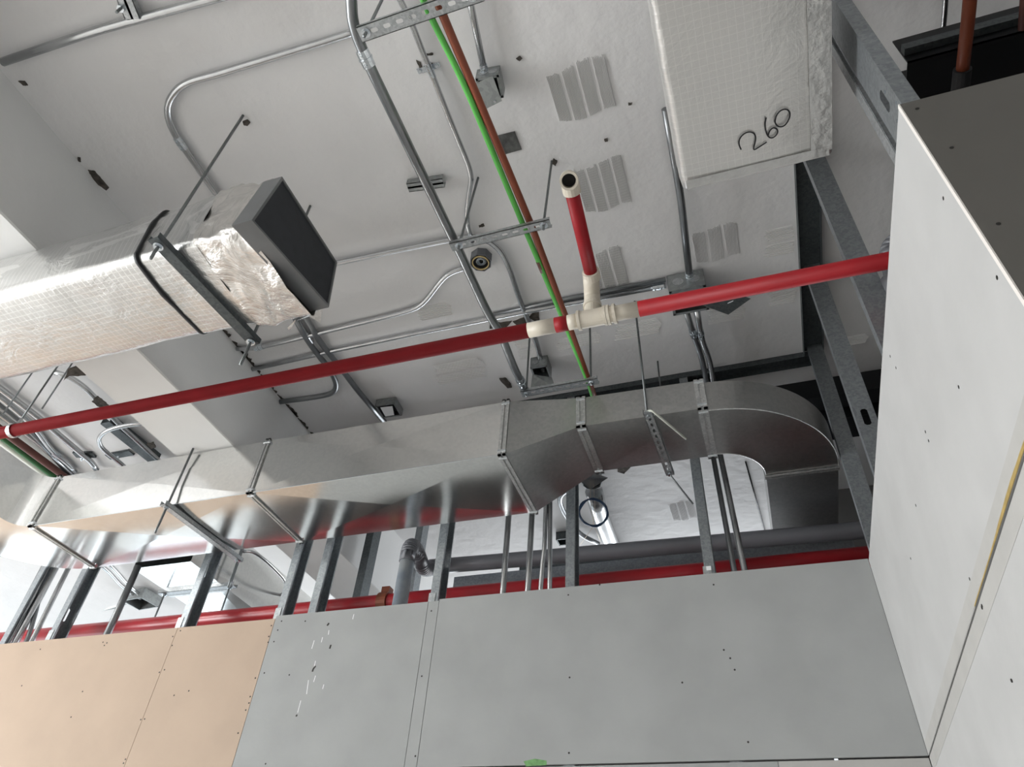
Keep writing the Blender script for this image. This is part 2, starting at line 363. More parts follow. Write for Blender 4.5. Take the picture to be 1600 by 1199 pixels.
for c in ([(143,628),(152,620),(165,630),(170,636),(160,640)], [(229,694),(240,692),(243,700),(236,702)]):
    patch('plaster_chip', c, 3.30, M['broken'], beam, .01, .006)

# ------------------------------------------------------------------ partitions
def stud(parent, ox, oy, z0, z1, wdir, fdir, web=.09, fl=.05, holes=(), m='stud', label=None):
    """vertical C stud: corner (ox,oy); web runs along wdir, flanges along fdir"""
    W, Fd = Vector(wdir), Vector(fdir); o = Vector((ox, oy, z0)); L = Vector((0, 0, 1)); t = .0022; bm = bmesh.new()
    slotted(bm, o, L, W, Fd, z1-z0, web, t, [(h-z0, h-z0+.10) for h in holes], .032)
    obox(bm, o+Fd*t, L, Fd, W, z1-z0, fl-t, t); obox(bm, o+Fd*t+W*(web-t), L, Fd, W, z1-z0, fl-t, t)
    obox(bm, o+Fd*fl+W*t, L, W, Fd, z1-z0, .010, t); obox(bm, o+Fd*fl+W*(web-t-.010), L, W, Fd, z1-z0, .010, t)
    # stiffening rib along the front flange
    s = obj('stud', bm, M[m], parent)
    if label: s['label'] = label
    return s
def board(parent, o, L, Hh, N, l, h, m, screws=(), th=.0127, recess=True, band=None):
    bm = bmesh.new(); e = .0016
    obox(bm, Vector(o)+Vector(L)*e+Vector(Hh)*e, L, Hh, N, l-2*e, h-2*e, th)
    b = obj('gypsum_board', bm, M[m], parent)
    if screws:
        bm = bmesh.new()
        for p in screws:
            p = Vector(p); tube(bm, [p-Vector(N)*.0006, p+Vector(N)*.006], [.0052, .0052], 8)
            n_ = Vector(N)
        s = obj('screw_heads', bm, M['screw'], b); s['kind'] = 'stuff'
    return b
wb = sempty('wall_back')
FY = WY                # face of the boards
xe = [-9.5, -5.0, -3.82, -3.03]
sb = {}
scr = [(63,1015),(161,1004),(163,1009),(129,1081),(34,1072),(111,1121),(270,995),(282,986),(269,1009),(249,1051),(257,1047),(220,1125),(226,1124),(196,1187),(193,1193),(167,1005),
       (424,978),(420,995),(419,1004),(391,1089),(389,1099),(384,1110),(372,1146),(399,1060),(272,1087),(295,1080)]
scg = [(440,971),(477,971),(434,985),(428,1003),(413,1052),(452,1055),(463,1119),(415,1194),(513,975),(692,944),(673,1061),(659,1172),(649,1182)]
scg2 = [(888,930),(1115,914),(890,1059),(889,1177),(1131,1016),(1141,1029),(1148,1047),(1066,1067),(1169,1160),(937,914)]
def onwall(L, x0, x1): return [p for p in (py(a, b, FY) for a, b in L) if x0 < p.x < x1]
X_, Z_, Yp = (1,0,0), (0,0,1), (0,1,0)
for a, b, m in ((-9.5, -5.8, 'peach'), (-5.8, -3.82, 'peach'), (-3.82, -3.03, 'peach')):
    board(wb, (a, FY, WJ), X_, Z_, Yp, b-a, WTOP-WJ-.018, m, onwall(scr, a, b))
board(wb, (-3.03, FY, WJ), X_, Z_, Yp, 1.105, WTOP-WJ, 'board', onwall(scg, -3.03, -1.925))
s = board(wb, (-1.925, FY, WJ), X_, Z_, Yp, .073, WTOP-WJ, 'board', onwall([(674, 955), (659, 1057), (649, 1182)], -1.93, -1.85)); s['label'] = 'narrow beige filler strip of board'
board(wb, (-1.852, FY, WJ), X_, Z_, Yp, WX+.0-(-1.852), WTOP-WJ+.01, 'board', onwall(scg2, -1.85, WX))
for a, b, m in ((-9.5, -5.8, 'peach'), (-5.8, -3.4, 'peach'), (-3.4, -.96, 'board'), (-.96, -.03, 'board'), (-.03, WX, 'boardtape')):
    board(wb, (a, FY, -.25), X_, Z_, Yp, b-a, WJ+.25-.006, m)
for a, b in ((-9.5, -5.8), (-5.8, -3.4), (-3.4, -.96), (-.96, WX)):
    board(wb, (a, FY, FLOOR), X_, Z_, Yp, b-a, 1.35, 'board')
# holes and scratches on the grey board beside the peach one
def wallmark(name, pts, m, parent, wpx=1.6):
    P = [py(a, b, FY-.0005) for a, b in pts]; bm = bmesh.new(); tube(bm, P, max(.001, rad(P[0], wpx)), 6, rr=.01); 
    for v in bm.verts: v.co.y = FY+(v.co.y-FY)*.25
    return obj(name, bm, m, parent)
for k, pts in enumerate(([(514,974),(511,978)], [(517,1008),(515,1014)], [(493,1041),(489,1046),(488,1050)], [(464,1117),(463,1120)])): wallmark('gouge', pts, M['screw'], wb, 3)
for pts in ([(491,1001),(487,1014)], [(504,996),(502,1004)], [(482,1063),(479,1085)], [(493,1033),(491,1042)], [(470,1095),(465,1114)], [(493,1056),(490,1066)], [(506,1070),(504,1077)], [(514,985),(513,992)], [(553,960),(551,968)]):
    wallmark('scratch', pts, M['white'], wb, 1.3)
bm = bmesh.new(); q = [py(a, b, FY-.0008) for a, b in ((818, 1190), (836, 1186), (854, 1189), (854, 1196), (822, 1198))]
bm.faces.new([bm.verts.new(p) for p in q]); r_ = bmesh.ops.extrude_face_region(bm, geom=bm.faces[:]); bmesh.ops.translate(bm, vec=(0, .0015, 0), verts=[v for v in r_['geom'] if isinstance(v, bmesh.types.BMVert)])
o = obj('marker_smear', bm, M['mgreen'], wb); o['label'] = 'green marker smear'
# studs of the back partition above the boards (front flange, dark web on the right)
SY = FY+.013
for k, (x, hz) in enumerate(((-5.50, (2.02,)), (-5.03, (2.06,)), (-3.84, (2.30,)), (-3.05, (2.5,)), (-2.80, (2.42,)), (-1.925, (2.22,)), (-1.05, (3.0,)), (-.243, (3.0,)), (-6.3, ()))):
    stud(wb, x, SY, FLOOR, CEIL, Yp, (1, 0, 0), .11, .055, hz)
bm = bmesh.new(); obox(bm, (-9.5, SY-.004, CEIL-.045), X_, Yp, Z_, 9.5+WX+.1, .002, .045); obox(bm, (-9.5, SY+.094, CEIL-.045), X_, Yp, Z_, 9.5+WX+.1, .002, .045)
obox(bm, (-9.5, SY-.004, CEIL-.004), X_, Yp, Z_, 9.5+WX+.1, .1, .0025); obj('track', bm, M['strutdark'], wb)
for x in (-5.03, -3.85, -3.05, -1.925, -.243):      # short splice tabs at the board tops
    bm = bmesh.new(); obox(bm, (x-.008, SY-.004, WTOP-.1), X_, Yp, Z_, .045, .003, .16); obj('splice_tab', bm, M['strut'], wb)
bm = bmesh.new(); q = py(1107, 888, SY-.008); box(bm, q.x-.012, q.x+.014, q.y, q.y+.004, q.z-.012, q.z+.012); o = obj('sticker', bm, M['white'], wb); o['label'] = 'small white sticker on stud'

wr = sempty('wall_right')
XF = WX
scr_r = [(1474,310),(1558,434),(1391,557),(1377,573),(1446,675),(1451,689),(1431,790),(1498,605),(1423,873),(1515,905),(1534,947),(1400,575)]
scr_r2 = [(1580,1064), (1534, 950)]
def onr(L): return [p for p in (px(a, b, XF) for a, b in L)]
Yv = (0, -1, 0)
b1 = board(wr, (XF, WY, WJ), Yv, Z_, X_, WY-RY, WTOP-WJ, 'boardlight', onr(scr_r))
b2 = board(wr, (XF+.002, WY, -.25), Yv, Z_, X_, WY-RY, WJ+.25-.004, 'boardlight', onr(scr_r2))
board(wr, (XF, WY, FLOOR), Yv, Z_, X_, WY-RY, 1.35, 'boardlight')
def strip(name, parent, x, y0, y1, z0, z1, m, label):
    bm = bmesh.new(); box(bm, x-.0009, x+.001, y0, y1, z0, z1); o = obj(name, bm, m, parent); o['label'] = label; return o
strip('edge_band', wr, XF, RY+.002, WY-.02, WJ+.004, WJ+.055, M['boardtape'], 'beige tapered edge above the joint')
strip('edge_band', wr, XF+.002, RY+.002, WY-.02, WJ-.062, WJ-.006, M['boardtape'], 'beige tapered edge below the joint')
bm = bmesh.new(); P = []
ys = [1.35+.9*i/24 for i in range(25)]
for y in ys:
    h = .009*math.exp(-((y-1.62)/.22)**2)+.003
    P.append((y, h))
vt = [bm.verts.new((XF-.0015, y, WJ+.003+h*(1+.2*noise.noise(Vector((y*12, 0, 0)))))) for y, h in P]; vb = [bm.verts.new((XF-.0015, y, WJ+.002)) for y, h in P]
for i in range(24): bm.faces.new((vt[i], vt[i+1], vb[i+1], vb[i]))
r_ = bmesh.ops.extrude_face_region(bm, geom=bm.faces[:]); bmesh.ops.translate(bm, vec=(.0015, 0, 0), verts=[v for v in r_['geom'] if isinstance(v, bmesh.types.BMVert)])
o = obj('glue_stain', bm, M['yellow'], wr); o['label'] = 'yellow glue stain along the joint'
bm = bmesh.new(); box(bm, XF-.0015, XF+.002, RY, RY+.012, WJ, WTOP); o = obj('corner_edge', bm, M['edge'], wr)
# thin pencil line running down the board
q = [px(a, b, XF-.0005) for a, b in ((1390, 590), (1451, 690), (1480, 745), (1530, 870))]
# studs of the right partition: flange to the left, web facing the camera
def ystud(pxx, pyy, web=.092, fl=.042, m='stud', holes=()):
    p = px(pxx, pyy, XF+.013); return stud(wr, XF+.013, p.y, FLOOR, CEIL, X_, Yp, web, fl, holes, m)
ystud(1380, 548); ystud(1367, 742, holes=(2.22,)); ystud(1357, 852)
stud(wr, XF+.013, 1.385, FLOOR, CEIL, X_, (0, -1, 0), .09, .04, (), 'strut')
for dy in (.62,): pass
# corner stud with its web turned to the left
stud(wr, XF+.013, RY+.012, FLOOR, CEIL, Yp, X_, .135, .045, (2.02,))
bm = bmesh.new()
for k, (yy, zz) in enumerate(((RY+.03, 1.965), (RY+.075, 1.945), (RY+.05, 2.07))): tube(bm, [(XF+.009, yy, zz), (XF+.014, yy, zz)], [.005, .005], 8)
o = obj('screw_heads', bm, M['fitting'], wr); o['kind'] = 'stuff'
bm = bmesh.new(); x0 = XF-.012
obox(bm, (x0, RY, CEIL-.050), X_, Yp, Z_, .002, WY-RY, .05); obox(bm, (x0+.12, RY, CEIL-.05), X_, Yp, Z_, .002, WY-RY, .05); obox(bm, (x0, RY, CEIL-.006), X_, Yp, Z_, .12, WY-RY, .003)
obj('track', bm, M['strutdark'], wr)
wt = sempty('wall_return')
scr_t = [(1433,170),(1487,231),(1560,350)]
board(wt, (XF+.001, RY, WJ), X_, Z_, Yp, 2.44, WTOP-WJ, 'boardshade', [py(a, b, RY) for a, b in scr_t])
board(wt, (XF+.001, RY, -.25), X_, Z_, Yp, 2.44, WJ+.25-.004, 'boardshade'); board(wt, (XF+.001, RY, FLOOR), X_, Z_, Yp, 2.44, 1.35, 'boardshade')
for x in (1.25, 1.86): stud(wt, x, RY+.013, FLOOR, WTOP-.02, Yp, X_, .09, .04)

# ------------------------------------------------------------------ ducts
def duct_straight(bm, A, B, cb=.008):
    """A, B: cross sections as 4 corners (front-bottom, back-bottom, back-top, front-top); faces get a cross break"""
    A = [Vector(a) for a in A]; B = [Vector(b) for b in B]; ca = sum(A, Vector())/4; cb_ = sum(B, Vector())/4; cc = (ca+cb_)/2
    va = [bm.verts.new(a) for a in A]; vb = [bm.verts.new(b) for b in B]
    for i in range(4):
        j = (i+1) % 4; c = (A[i]+A[j]+B[i]+B[j])/4
        n = (A[j]-A[i]).cross(B[i]-A[i]).normalized()
        if n.dot(c-cc) < 0: n = -n
        vc = bm.verts.new(c+n*cb)
        for f in ((va[i], va[j]), (va[j], vb[j]), (vb[j], vb[i]), (vb[i], va[i])): bm.faces.new((f[0], f[1], vc))
    return va, vb
def sect(x, y0, y1, z0, z1): return [(x, y0, z0), (x, y1, z0), (x, y1, z1), (x, y0, z1)]
def flange(parent, x, y0, y1, z0, z1, wd=.035, pr=.012, m='flange'):
    bm = bmesh.new()
    for xx in (x-wd/2, x+wd*.12):
        ww = wd*.38
        box(bm, xx, xx+ww, y0-pr, y1+pr, z0-pr, z0-.0006); box(bm, xx, xx+ww, y0-pr, y1+pr, z1+.0006, z1+pr)
        box(bm, xx, xx+ww, y0-pr, y0-.0006, z0-pr, z1+pr); box(bm, xx, xx+ww, y1+.0006, y1+pr, z0-pr, z1+pr)
    # thin web joining the two rails
    for a in ((y0-.003, y1+.003, z0-.003, z0-.0004), (y0-.003, y1+.003, z1+.0004, z1+.003), (y0-.003, y0-.0004, z0, z1), (y1+.0004, y1+.003, z0, z1)): box(bm, x-wd/2, x+wd/2, *a)
    f = obj('flange', bm, M[m], parent)
    for (yy, zz) in ((y0-.008, z0+.02), (y0-.008, z1-.02), (y0+.02, z0-.008), (y1-.02, z0-.008)):
        bm = bmesh.new(); hexnut(bm, (x, yy, zz), (1, 0, 0), .010, .05); obj('bolt', bm, M['fitting'], f)
    return f
def elbow(bm, cx, cy, ri, ro, a0, a1, z0, z1, n=24, seam=True):
    rings = []
    for i in range(n+1):
        a = a0+(a1-a0)*i/n; c, s = math.cos(a), math.sin(a)
        rings.append([bm.verts.new((cx+c*ro, cy+s*ro, z0)), bm.verts.new((cx+c*ri, cy+s*ri, z0)), bm.verts.new((cx+c*ri, cy+s*ri, z1)), bm.verts.new((cx+c*ro, cy+s*ro, z1))])
    for a, b in zip(rings, rings[1:]):
        for k in range(4): bm.faces.new((a[k], a[(k+1)%4], b[(k+1)%4], b[k]))
def arc_strip(bm, cx, cy, r, a0, a1, z, t=.006, h=.008, n=20):
    pts = [Vector((cx+math.cos(a0+(a1-a0)*i/n)*r, cy+math.sin(a0+(a1-a0)*i/n)*r, z)) for i in range(n+1)]; tube(bm, pts, [t]*(n+1), 6)

D = thing('galvanized_duct', 'long rectangular galvanized sheet metal duct running above the boarded back wall', 'duct')
DY0, DY1, DZ0, DZ1 = 3.0, 3.62, 2.37, 2.783
bm = bmesh.new(); duct_straight(bm, sect(-4.70, DY0, DY1, DZ0, DZ1), sect(-2.905, DY0, DY1, DZ0, DZ1), .016); obj('duct_section', bm, M['duct'], D)
bm = bmesh.new(); duct_straight(bm, sect(-2.895, DY0, DY1, DZ0, DZ1), sect(-1.225, DY0, DY1, DZ0, DZ1-.02), .016); obj('duct_section', bm, M['duct'], D)
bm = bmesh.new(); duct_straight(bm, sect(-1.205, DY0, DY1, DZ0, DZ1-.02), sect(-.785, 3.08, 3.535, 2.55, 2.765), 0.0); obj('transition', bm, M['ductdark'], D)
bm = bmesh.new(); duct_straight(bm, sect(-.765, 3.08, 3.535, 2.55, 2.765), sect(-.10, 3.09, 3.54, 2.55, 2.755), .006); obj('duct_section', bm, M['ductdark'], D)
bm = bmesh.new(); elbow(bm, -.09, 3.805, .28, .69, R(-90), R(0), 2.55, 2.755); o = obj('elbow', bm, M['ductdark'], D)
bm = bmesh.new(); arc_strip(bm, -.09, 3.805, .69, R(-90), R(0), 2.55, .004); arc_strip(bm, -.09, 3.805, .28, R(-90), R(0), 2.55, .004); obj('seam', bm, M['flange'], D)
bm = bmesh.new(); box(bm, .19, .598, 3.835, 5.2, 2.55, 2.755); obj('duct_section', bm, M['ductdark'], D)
bm = bmesh.new(); box(bm, .18, .604, 3.812, 3.824, 2.538, 2.767); box(bm, .18, .604, 3.832, 3.842, 2.538, 2.767); obj('flange', bm, M['flange'], D)
bm = bmesh.new(); elbow(bm, -4.72, 2.88, .12, .74, R(90), R(180), DZ0, DZ1, 16); obj('elbow', bm, M['duct'], D)
bm = bmesh.new(); duct_straight(bm, [(-5.46, 2.88, DZ0), (-4.84, 2.88, DZ0), (-4.84, 2.88, DZ1), (-5.46, 2.88, DZ1)], [(-5.46, 1.86, DZ0), (-4.84, 1.86, DZ0), (-4.84, 1.86, DZ1), (-5.46, 1.86, DZ1)], .008); obj('duct_section', bm, M['duct'], D)
flange(D, -4.71, DY0, DY1, DZ0, DZ1); flange(D, -2.90, DY0, DY1, DZ0, DZ1); flange(D, -1.215, DY0, DY1, DZ0, DZ1-.02, .045)
flange(D, -.775, 3.08, 3.535, 2.55, 2.765, .055); flange(D, -.095, 3.09, 3.54, 2.55, 2.755, .055)
for a, b in (((55, 820.5), (388, 771)), ((390, 770), (783, 711))):      # bright folded edge
    bm = bmesh.new(); tube(bm, [(-4.69 if a[0] < 100 else -2.88, DY0, DZ0), (-2.92 if a[0] < 100 else -1.24, DY0, DZ0)], [.003, .003], 6); obj('seam', bm, M['fitting'], D)

def rounded_duct(parent, name, m, axis, s0, s1, secf, n, wr_=.006, seed=0, caps=False, bulge=.012):
    """secf(t) -> (u0,u1,z0,z1,rc); u is Y for axis x, X for axis y"""
    bm = bmesh.new(); rings = []; q = 5
    for i in range(n+1):
        t = i/n; s = s0+(s1-s0)*t; u0, u1, z0, z1, rc = secf(t); ring = []
        cs = [(u0+rc, z0+rc, 180), (u1-rc, z0+rc, 270), (u1-rc, z1-rc, 0), (u0+rc, z1-rc, 90)]
        P = []
        for (cu, cz, a) in cs:
            for k in range(q+1):
                an = R(a+90*k/q); P.append((cu+rc*math.cos(an), cz+rc*math.sin(an)))
        P2 = []
        for k in range(len(P)):
            a, b = P[k], P[(k+1) % len(P)]; P2.append(a)
            d = math.hypot(b[0]-a[0], b[1]-a[1])
            if d > rc*1.2:
                cu, cz = (u0+u1)/2, (z0+z1)/2
                for h in range(1, 10):
                    tt = h/10; bu = math.sin(math.pi*tt)*bulge
                    x = a[0]+(b[0]-a[0])*tt; z = a[1]+(b[1]-a[1])*tt
                    nx_, nz_ = (0, math.copysign(1, z-cz)) if abs(b[0]-a[0]) > abs(b[1]-a[1]) else (math.copysign(1, x-cu), 0)
                    P2.append((x+nx_*bu, z+nz_*bu))
        for (u, z) in P2:
            cu, cz = (u0+u1)/2, (z0+z1)/2; v = Vector((s*4+seed, u*7, z*7))
            d = wr_*(noise.noise(v)+.6*noise.noise(v*2.7)+.4*noise.noise(v*6)); L = math.hypot(u-cu, z-cz)
            u += (u-cu)/L*d; z += (z-cz)/L*d
            ring.append(bm.verts.new((s, u, z) if axis == 'x' else (u, s, z)))
        rings.append(ring)
    N = len(rings[0])
    for a, b in zip(rings, rings[1:]):
        for k in range(N): bm.faces.new((a[k], a[(k+1) % N], b[(k+1) % N], b[k]))
    if caps: bm.faces.new(rings[0]); bm.faces.new(rings[-1])
    return obj(name, bm, m, parent, True)
I = thing('foil_wrapped_duct', 'silver foil insulated duct with open dark end at upper left', 'duct')
XS = pz(208, 403, 2.37).x      # black strap
def sf(t):
    return (1.25, 1.75, 2.37, 2.75, .05)
rounded_duct(I, 'insulation_wrap', M['foil'], 'x', -9.4, XS, sf, 100, .006, 1)
def sf2(t): e = t*t; return (1.255-.015*e, 1.745, 2.375-.03*e, 2.745, .035)
rounded_duct(I, 'insulation_wrap', M['foil'], 'x', XS, -1.98, sf2, 16, .007, 5)
def sf3(t): return (1.24-.025*t, 1.745-.01*t, 2.345-.045*t, 2.745-.05*t, .03)
o = rounded_duct(I, 'crumpled_foil', M['foilcr'], 'x', -1.985, -1.675, sf3, 34, .024, 9); o['label'] = 'crumpled shiny foil near the open end'
rounded_duct(I, 'strap', M['black'], 'x', XS-.008, XS+.010, lambda t: (1.2465, 1.7535, 2.3665, 2.7535, .048), 2, .006, 1, True)
# end collar (grey flange) round the dark opening
ca, cb2 = -1.70, -1.606; y0, y1, z0, z1 = 1.165, 1.715, 2.255, 2.63
bm = bmesh.new()
K = lambda x, dy, dz: [(x, y0+dy+.03, z0+dz), (x, y1-dy, z0+dz+.03), (x, y1-dy-.02, z1-dz), (x, y0+dy, z1-dz-.01)]
def K(x, e): return [(x, 1.168+e, 2.255+e), (x, 1.728-e, 2.352+e), (x, 1.682-e, 2.622-e), (x, 1.200+e, 2.618-e)]
A, B, A2, B2 = K(ca, 0), K(cb2, 0), K(ca, .012), K(cb2, .012)
va, vb, va2, vb2 = [[bm.verts.new(p) for p in Q] for Q in (A, B, A2, B2)]
for k in range(4):
    j = (k+1) % 4
    bm.faces.new((va[k], va[j], vb[j], vb[k])); bm.faces.new((va2[k], va2[j], vb2[j], vb2[k])); bm.faces.new((vb[k], vb[j], vb2[j], vb2[k])); bm.faces.new((va[k], va[j], va2[j], va2[k]))
o = obj('end_collar', bm, M['collar'], I); o['label'] = 'grey flange round the open end'
bm = bmesh.new(); v = [bm.verts.new((cb2-.006, p[1], p[2])) for p in K(0, .01)]; v2 = [bm.verts.new((ca+.01, p[1], p[2])) for p in K(0, .01)]  # solid dark panel stands for the shade inside the open end
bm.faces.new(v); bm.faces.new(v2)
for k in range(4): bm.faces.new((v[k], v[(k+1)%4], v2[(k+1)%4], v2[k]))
o = obj('mouth_shade_panel', bm, M['darkgrey'], I); o['label'] = 'dark panel painted as the shade inside the duct end'
bm = bmesh.new(); q = [pz(a, b, 2.36) for a, b in ((465, 499), (503, 484), (500, 507), (483, 496))]
v = [bm.verts.new(p+Vector((0, 0, random.uniform(-.01, .01)))) for p in q]; bm.faces.new(v); r_ = bmesh.ops.extrude_face_region(bm, geom=bm.faces[:]); bmesh.ops.translate(bm, vec=(0, 0, .003), verts=[x for x in r_['geom'] if isinstance(x, bmesh.types.BMVert)])
o = obj('sheet_flap', bm, M['flange'], I); o['label'] = 'loose galvanized sheet flap'
bm = bmesh.new(); q = [pz(a, b, 2.36) for a, b in ((449, 512), (462, 500), (456, 512), (451, 516))]
v = [bm.verts.new(p) for p in q]; bm.faces.new(v); r_ = bmesh.ops.extrude_face_region(bm, geom=bm.faces[:]); bmesh.ops.translate(bm, vec=(0, 0, .003), verts=[x for x in r_['geom'] if isinstance(x, bmesh.types.BMVert)])
obj('foil_scrap', bm, M['foilcr'], I)

B_ = thing('white_wrapped_duct', 'wide white foil wrapped duct marked 260 at upper right', 'duct')
def sg(t): return (.004+.0*t, .538, 2.372, 2.74, .028)
rounded_duct(B_, 'insulation_wrap', M['foilwhite'], 'y', -1.0, 1.578, sg, 70, .003, 20, True, .006)
Z6 = 2.3585
def stroke(pts): 
    P = [pz(a, b, Z6) for a, b in pts]; bm = bmesh.new(); tube(bm, P, .0028, 6, rr=.02)
    for v in bm.verts: v.co.z = Z6+(v.co.z-Z6)*.3
    return obj('handwritten_digit', bm, M['ink'], B_)
stroke([(1158,234),(1154,225),(1156,215),(1165,207),(1174,206),(1180,210),(1181,219),(1176,236),(1186,230),(1198,222)])
stroke([(1197,184),(1195,194),(1197,207),(1201,215),(1208,216),(1215,209),(1215,202),(1208,199),(1202,205),(1200,213)])
stroke([(1211,189),(1213,180),(1220,172),(1229,170),(1235,176),(1233,187),(1226,197),(1217,199),(1211,193),(1211,187)])
bm = bmesh.new()
q0 = pz(1062, 290, 2.365); box(bm, .02, .52, 1.535, 1.572, 2.3595, 2.3602); o = obj('tape_band', bm, M['tape'], B_); o['label'] = 'clear tape along the end of the wrap'
bm = bmesh.new(); box(bm, .46, .530, .3, 1.55, 2.360, 2.363); o = obj('edge_tape', bm, M['tape'], B_); o['label'] = 'clear tape along the right edge'

# rear duct seen through the gap, with its white sheet bottom
RD = thing('rear_duct', 'bright galvanized duct running back from the partition at lower left', 'duct')
z3 = 2.5
a = pz(215, 892, z3); b = pz(315, 880, z3); c = pz(275, 930, z3); d = pz(385, 945, z3)
bm = bmesh.new(); duct_straight(bm, [(-4.66, 3.90, 2.5), (-4.10, 3.90, 2.5), (-4.10, 3.90, 2.95), (-4.66, 3.90, 2.95)], [(-4.62, 7.2, 2.5), (-4.10, 7.2, 2.5), (-4.10, 7.2, 2.95), (-4.62, 7.2, 2.95)], .012); obj('duct_section', bm, M['duct'], RD)
bm = bmesh.new(); box(bm, -4.68, -4.08, 4.36, 4.39, 2.485, 2.497); obj('flange', bm, M['flange'], RD)

# ------------------------------------------------------------------ trapeze hangers
def channel(bm, o, L, W, length, width, h=.02, t=.0028, slots=True, pitch=.055, up=1):
    L, W, N = Vector(L), Vector(W), Vector((0, 0, 1)); o = Vector(o)-W*width/2
    sl = []
    if slots:
        k = int((length-.06)/pitch); s = (length-k*pitch)/2
        sl = [(s+i*pitch+.012, s+i*pitch+.042) for i in range(k)]
    if sl: slotted(bm, o, L, W, N, length, width, t, sl, width*.28)
    else: obox(bm, o, L, W, N, length, width, t)
    obox(bm, o, L, W, N, length, t, h*up); obox(bm, o+W*(width-t), L, W, N, length, t, h*up)
    obox(bm, o, L, W, N, length, .007, t) if False else None
def hanger(label, a, b, width, rods, h=.022, m='strut', slots=True, group=None, rm='rod', over=.03):
    """a, b: channel ends; rods: list of (point, z_low, z_high, radius)"""
    T = thing('trapeze_hanger', label, 'hanger', group); a, b = Vector(a), Vector(b); L = (b-a).normalized(); W = Vector((0, 0, 1)).cross(L)
    bm = bmesh.new(); channel(bm, a, L, W, (b-a).length, width, h, slots=slots); obj('channel', bm, M[m], T)
    for (p, zl, zh, r, *top) in rods:
        bm = bmesh.new(); tube(bm, [(p.x, p.y, zl), (p.x, p.y, zl+.05), tuple(top[0]) if top else (p.x, p.y, zh)], [r, r, r], 8); obj('rod', bm, M[rm], T, True)
        bm = bmesh.new(); hexnut(bm, (p.x, p.y, a.z-.008), (0, 0, 1), r*2.1, .012); tube(bm, [(p.x, p.y, a.z-.002), (p.x, p.y, a.z-.0035)], [r*2.9, r*2.9], 14); obj('nut', bm, M['fitting'], T)
    return T
zc = 2.86
def hz(q, z): return pz(q[0], q[1], z)
a, b = hz((556, 44), zc), hz((757, 1), zc); y = (a.y+b.y)/2; a.y = b.y = y
hanger('slotted trapeze hanger carrying conduits at the top edge of the picture', a, b, .060, [(a+Vector((.03, 0, 0)), zc-.035, CEIL, .0068), (b-Vector((.04, 0, 0)), zc-.02, CEIL, .0068)])
rA, rB = pz(748, 278, CEIL), pz(863, 250, CEIL); y = (rA.y+rB.y)/2; rA.y = rB.y = y
zl = 2.86; a = hz((712, 403), zl); b = hz((866, 366), zl)
hanger('slotted trapeze hanger beside the octagonal box near the picture centre', (a.x, y, zl), (b.x, y, zl), .048, [(Vector((a.x+.045, y, 0)), zl-.035, CEIL, .0068, pz(747, 278, CEIL)), (Vector((b.x-.035, y, 0)), zl-.035, CEIL, .0068, pz(862, 252, CEIL))])
z5 = 2.90; a = hz((812, 611), z5); b = hz((937, 602), z5); y = (a.y+b.y)/2
hanger('slotted trapeze hanger just above the galvanized duct transition', (a.x, y, z5), (b.x, y, z5), .052, [(Vector((a.x+.03, y, 0)), z5-.02, CEIL, .0068), (Vector((b.x-.045, y, 0)), z5-.02, CEIL, .0068)])
# duct hangers (channel under the duct, across it)
rf = pz(386, 192, CEIL); fr = Vector((XS+.165, 1.215, 2.325))
hanger('dark trapeze hanger under the foil wrapped duct', (-2.115, 1.165, 2.322), (-2.06, 1.83, 2.328), .055, [(Vector((-2.118, 1.205, 0)), 2.24, CEIL, .0075), (Vector((-2.063, 1.80, 0)), 2.17, CEIL, .0075)], .03, 'strutdark', False)
rl = pz(305, 701, 2.8)
hanger('dark trapeze hanger under the galvanized duct below the beam', (-3.50, 2.93, 2.325), (-3.455, 3.72, 2.325), .046, [(Vector((-3.495, 2.965, 0)), 2.14, 2.80, .0075), (Vector((-3.455, 3.69, 0)), 2.12, 2.80, .0075)], .03, 'strut', False)
T6 = hanger('slotted trapeze hanger with bent rod ends under the narrow galvanized duct', (-.385, 3.0, 2.515), (-.36, 3.63, 2.515), .050, [], .024, 'strut', True)
q1 = Vector((-.385, 3.03, 2.50)); q2 = Vector((-.36, 3.60, 2.50))
tubeobj('rod', [(-.405, 3.02, CEIL), (q1.x-.005, q1.y, 2.54)], .0065, M['rod'], T6, 8, .03)
o = tubeobj('bent_rod_end', [(q1.x-.005, q1.y, 2.54), tuple(pz(1018, 641, 2.50)), tuple(pz(1072, 686, 2.46))], .0065, M['creamstripe'], T6, 8, .03); o['label'] = 'bright bent rod end'
tubeobj('rod', [(q2.x, q2.y, CEIL), (q2.x, q2.y, 2.50), tuple(pz(1083, 788, 2.33))], .0055, M['rod'], T6, 8, .02)
for q_ in (q1, q2): bm = bmesh.new(); hexnut(bm, q_, (0, 0, 1), .013, .012); obj('nut', bm, M['fitting'], T6)
zz = 2.475; a = pz(248, 929, zz); b = pz(368, 918, zz); ym = (a.y+b.y)/2
hanger('galvanized trapeze hanger under the rear duct', (a.x, ym, zz), (b.x, ym, zz), .06, [(Vector((a.x+.05, ym, 0)), zz-.22, CEIL, .0075), (Vector((b.x-.05, ym, 0)), zz-.25, CEIL, .0075)], .03, 'strut', False)
hanger('trapeze hanger under the white wrapped duct above the top edge of the picture', (-.06, .35, 2.335), (.60, .35, 2.335), .04, [(Vector((-.03, .35, 0)), 2.3, CEIL, .0075), (Vector((.57, .35, 0)), 2.3, CEIL, .0075)], .02, 'strutdark', False)
# single rods
def rod(label, q, z0, z1, r=.0055, zq=CEIL):
    p = pz(q[0], q[1], zq); o = tubeobj('hanger_rod', [(p.x, p.y, z0), (p.x, p.y, z1)], r, M['rod'], None, 8); return tag(o, label, 'rod')

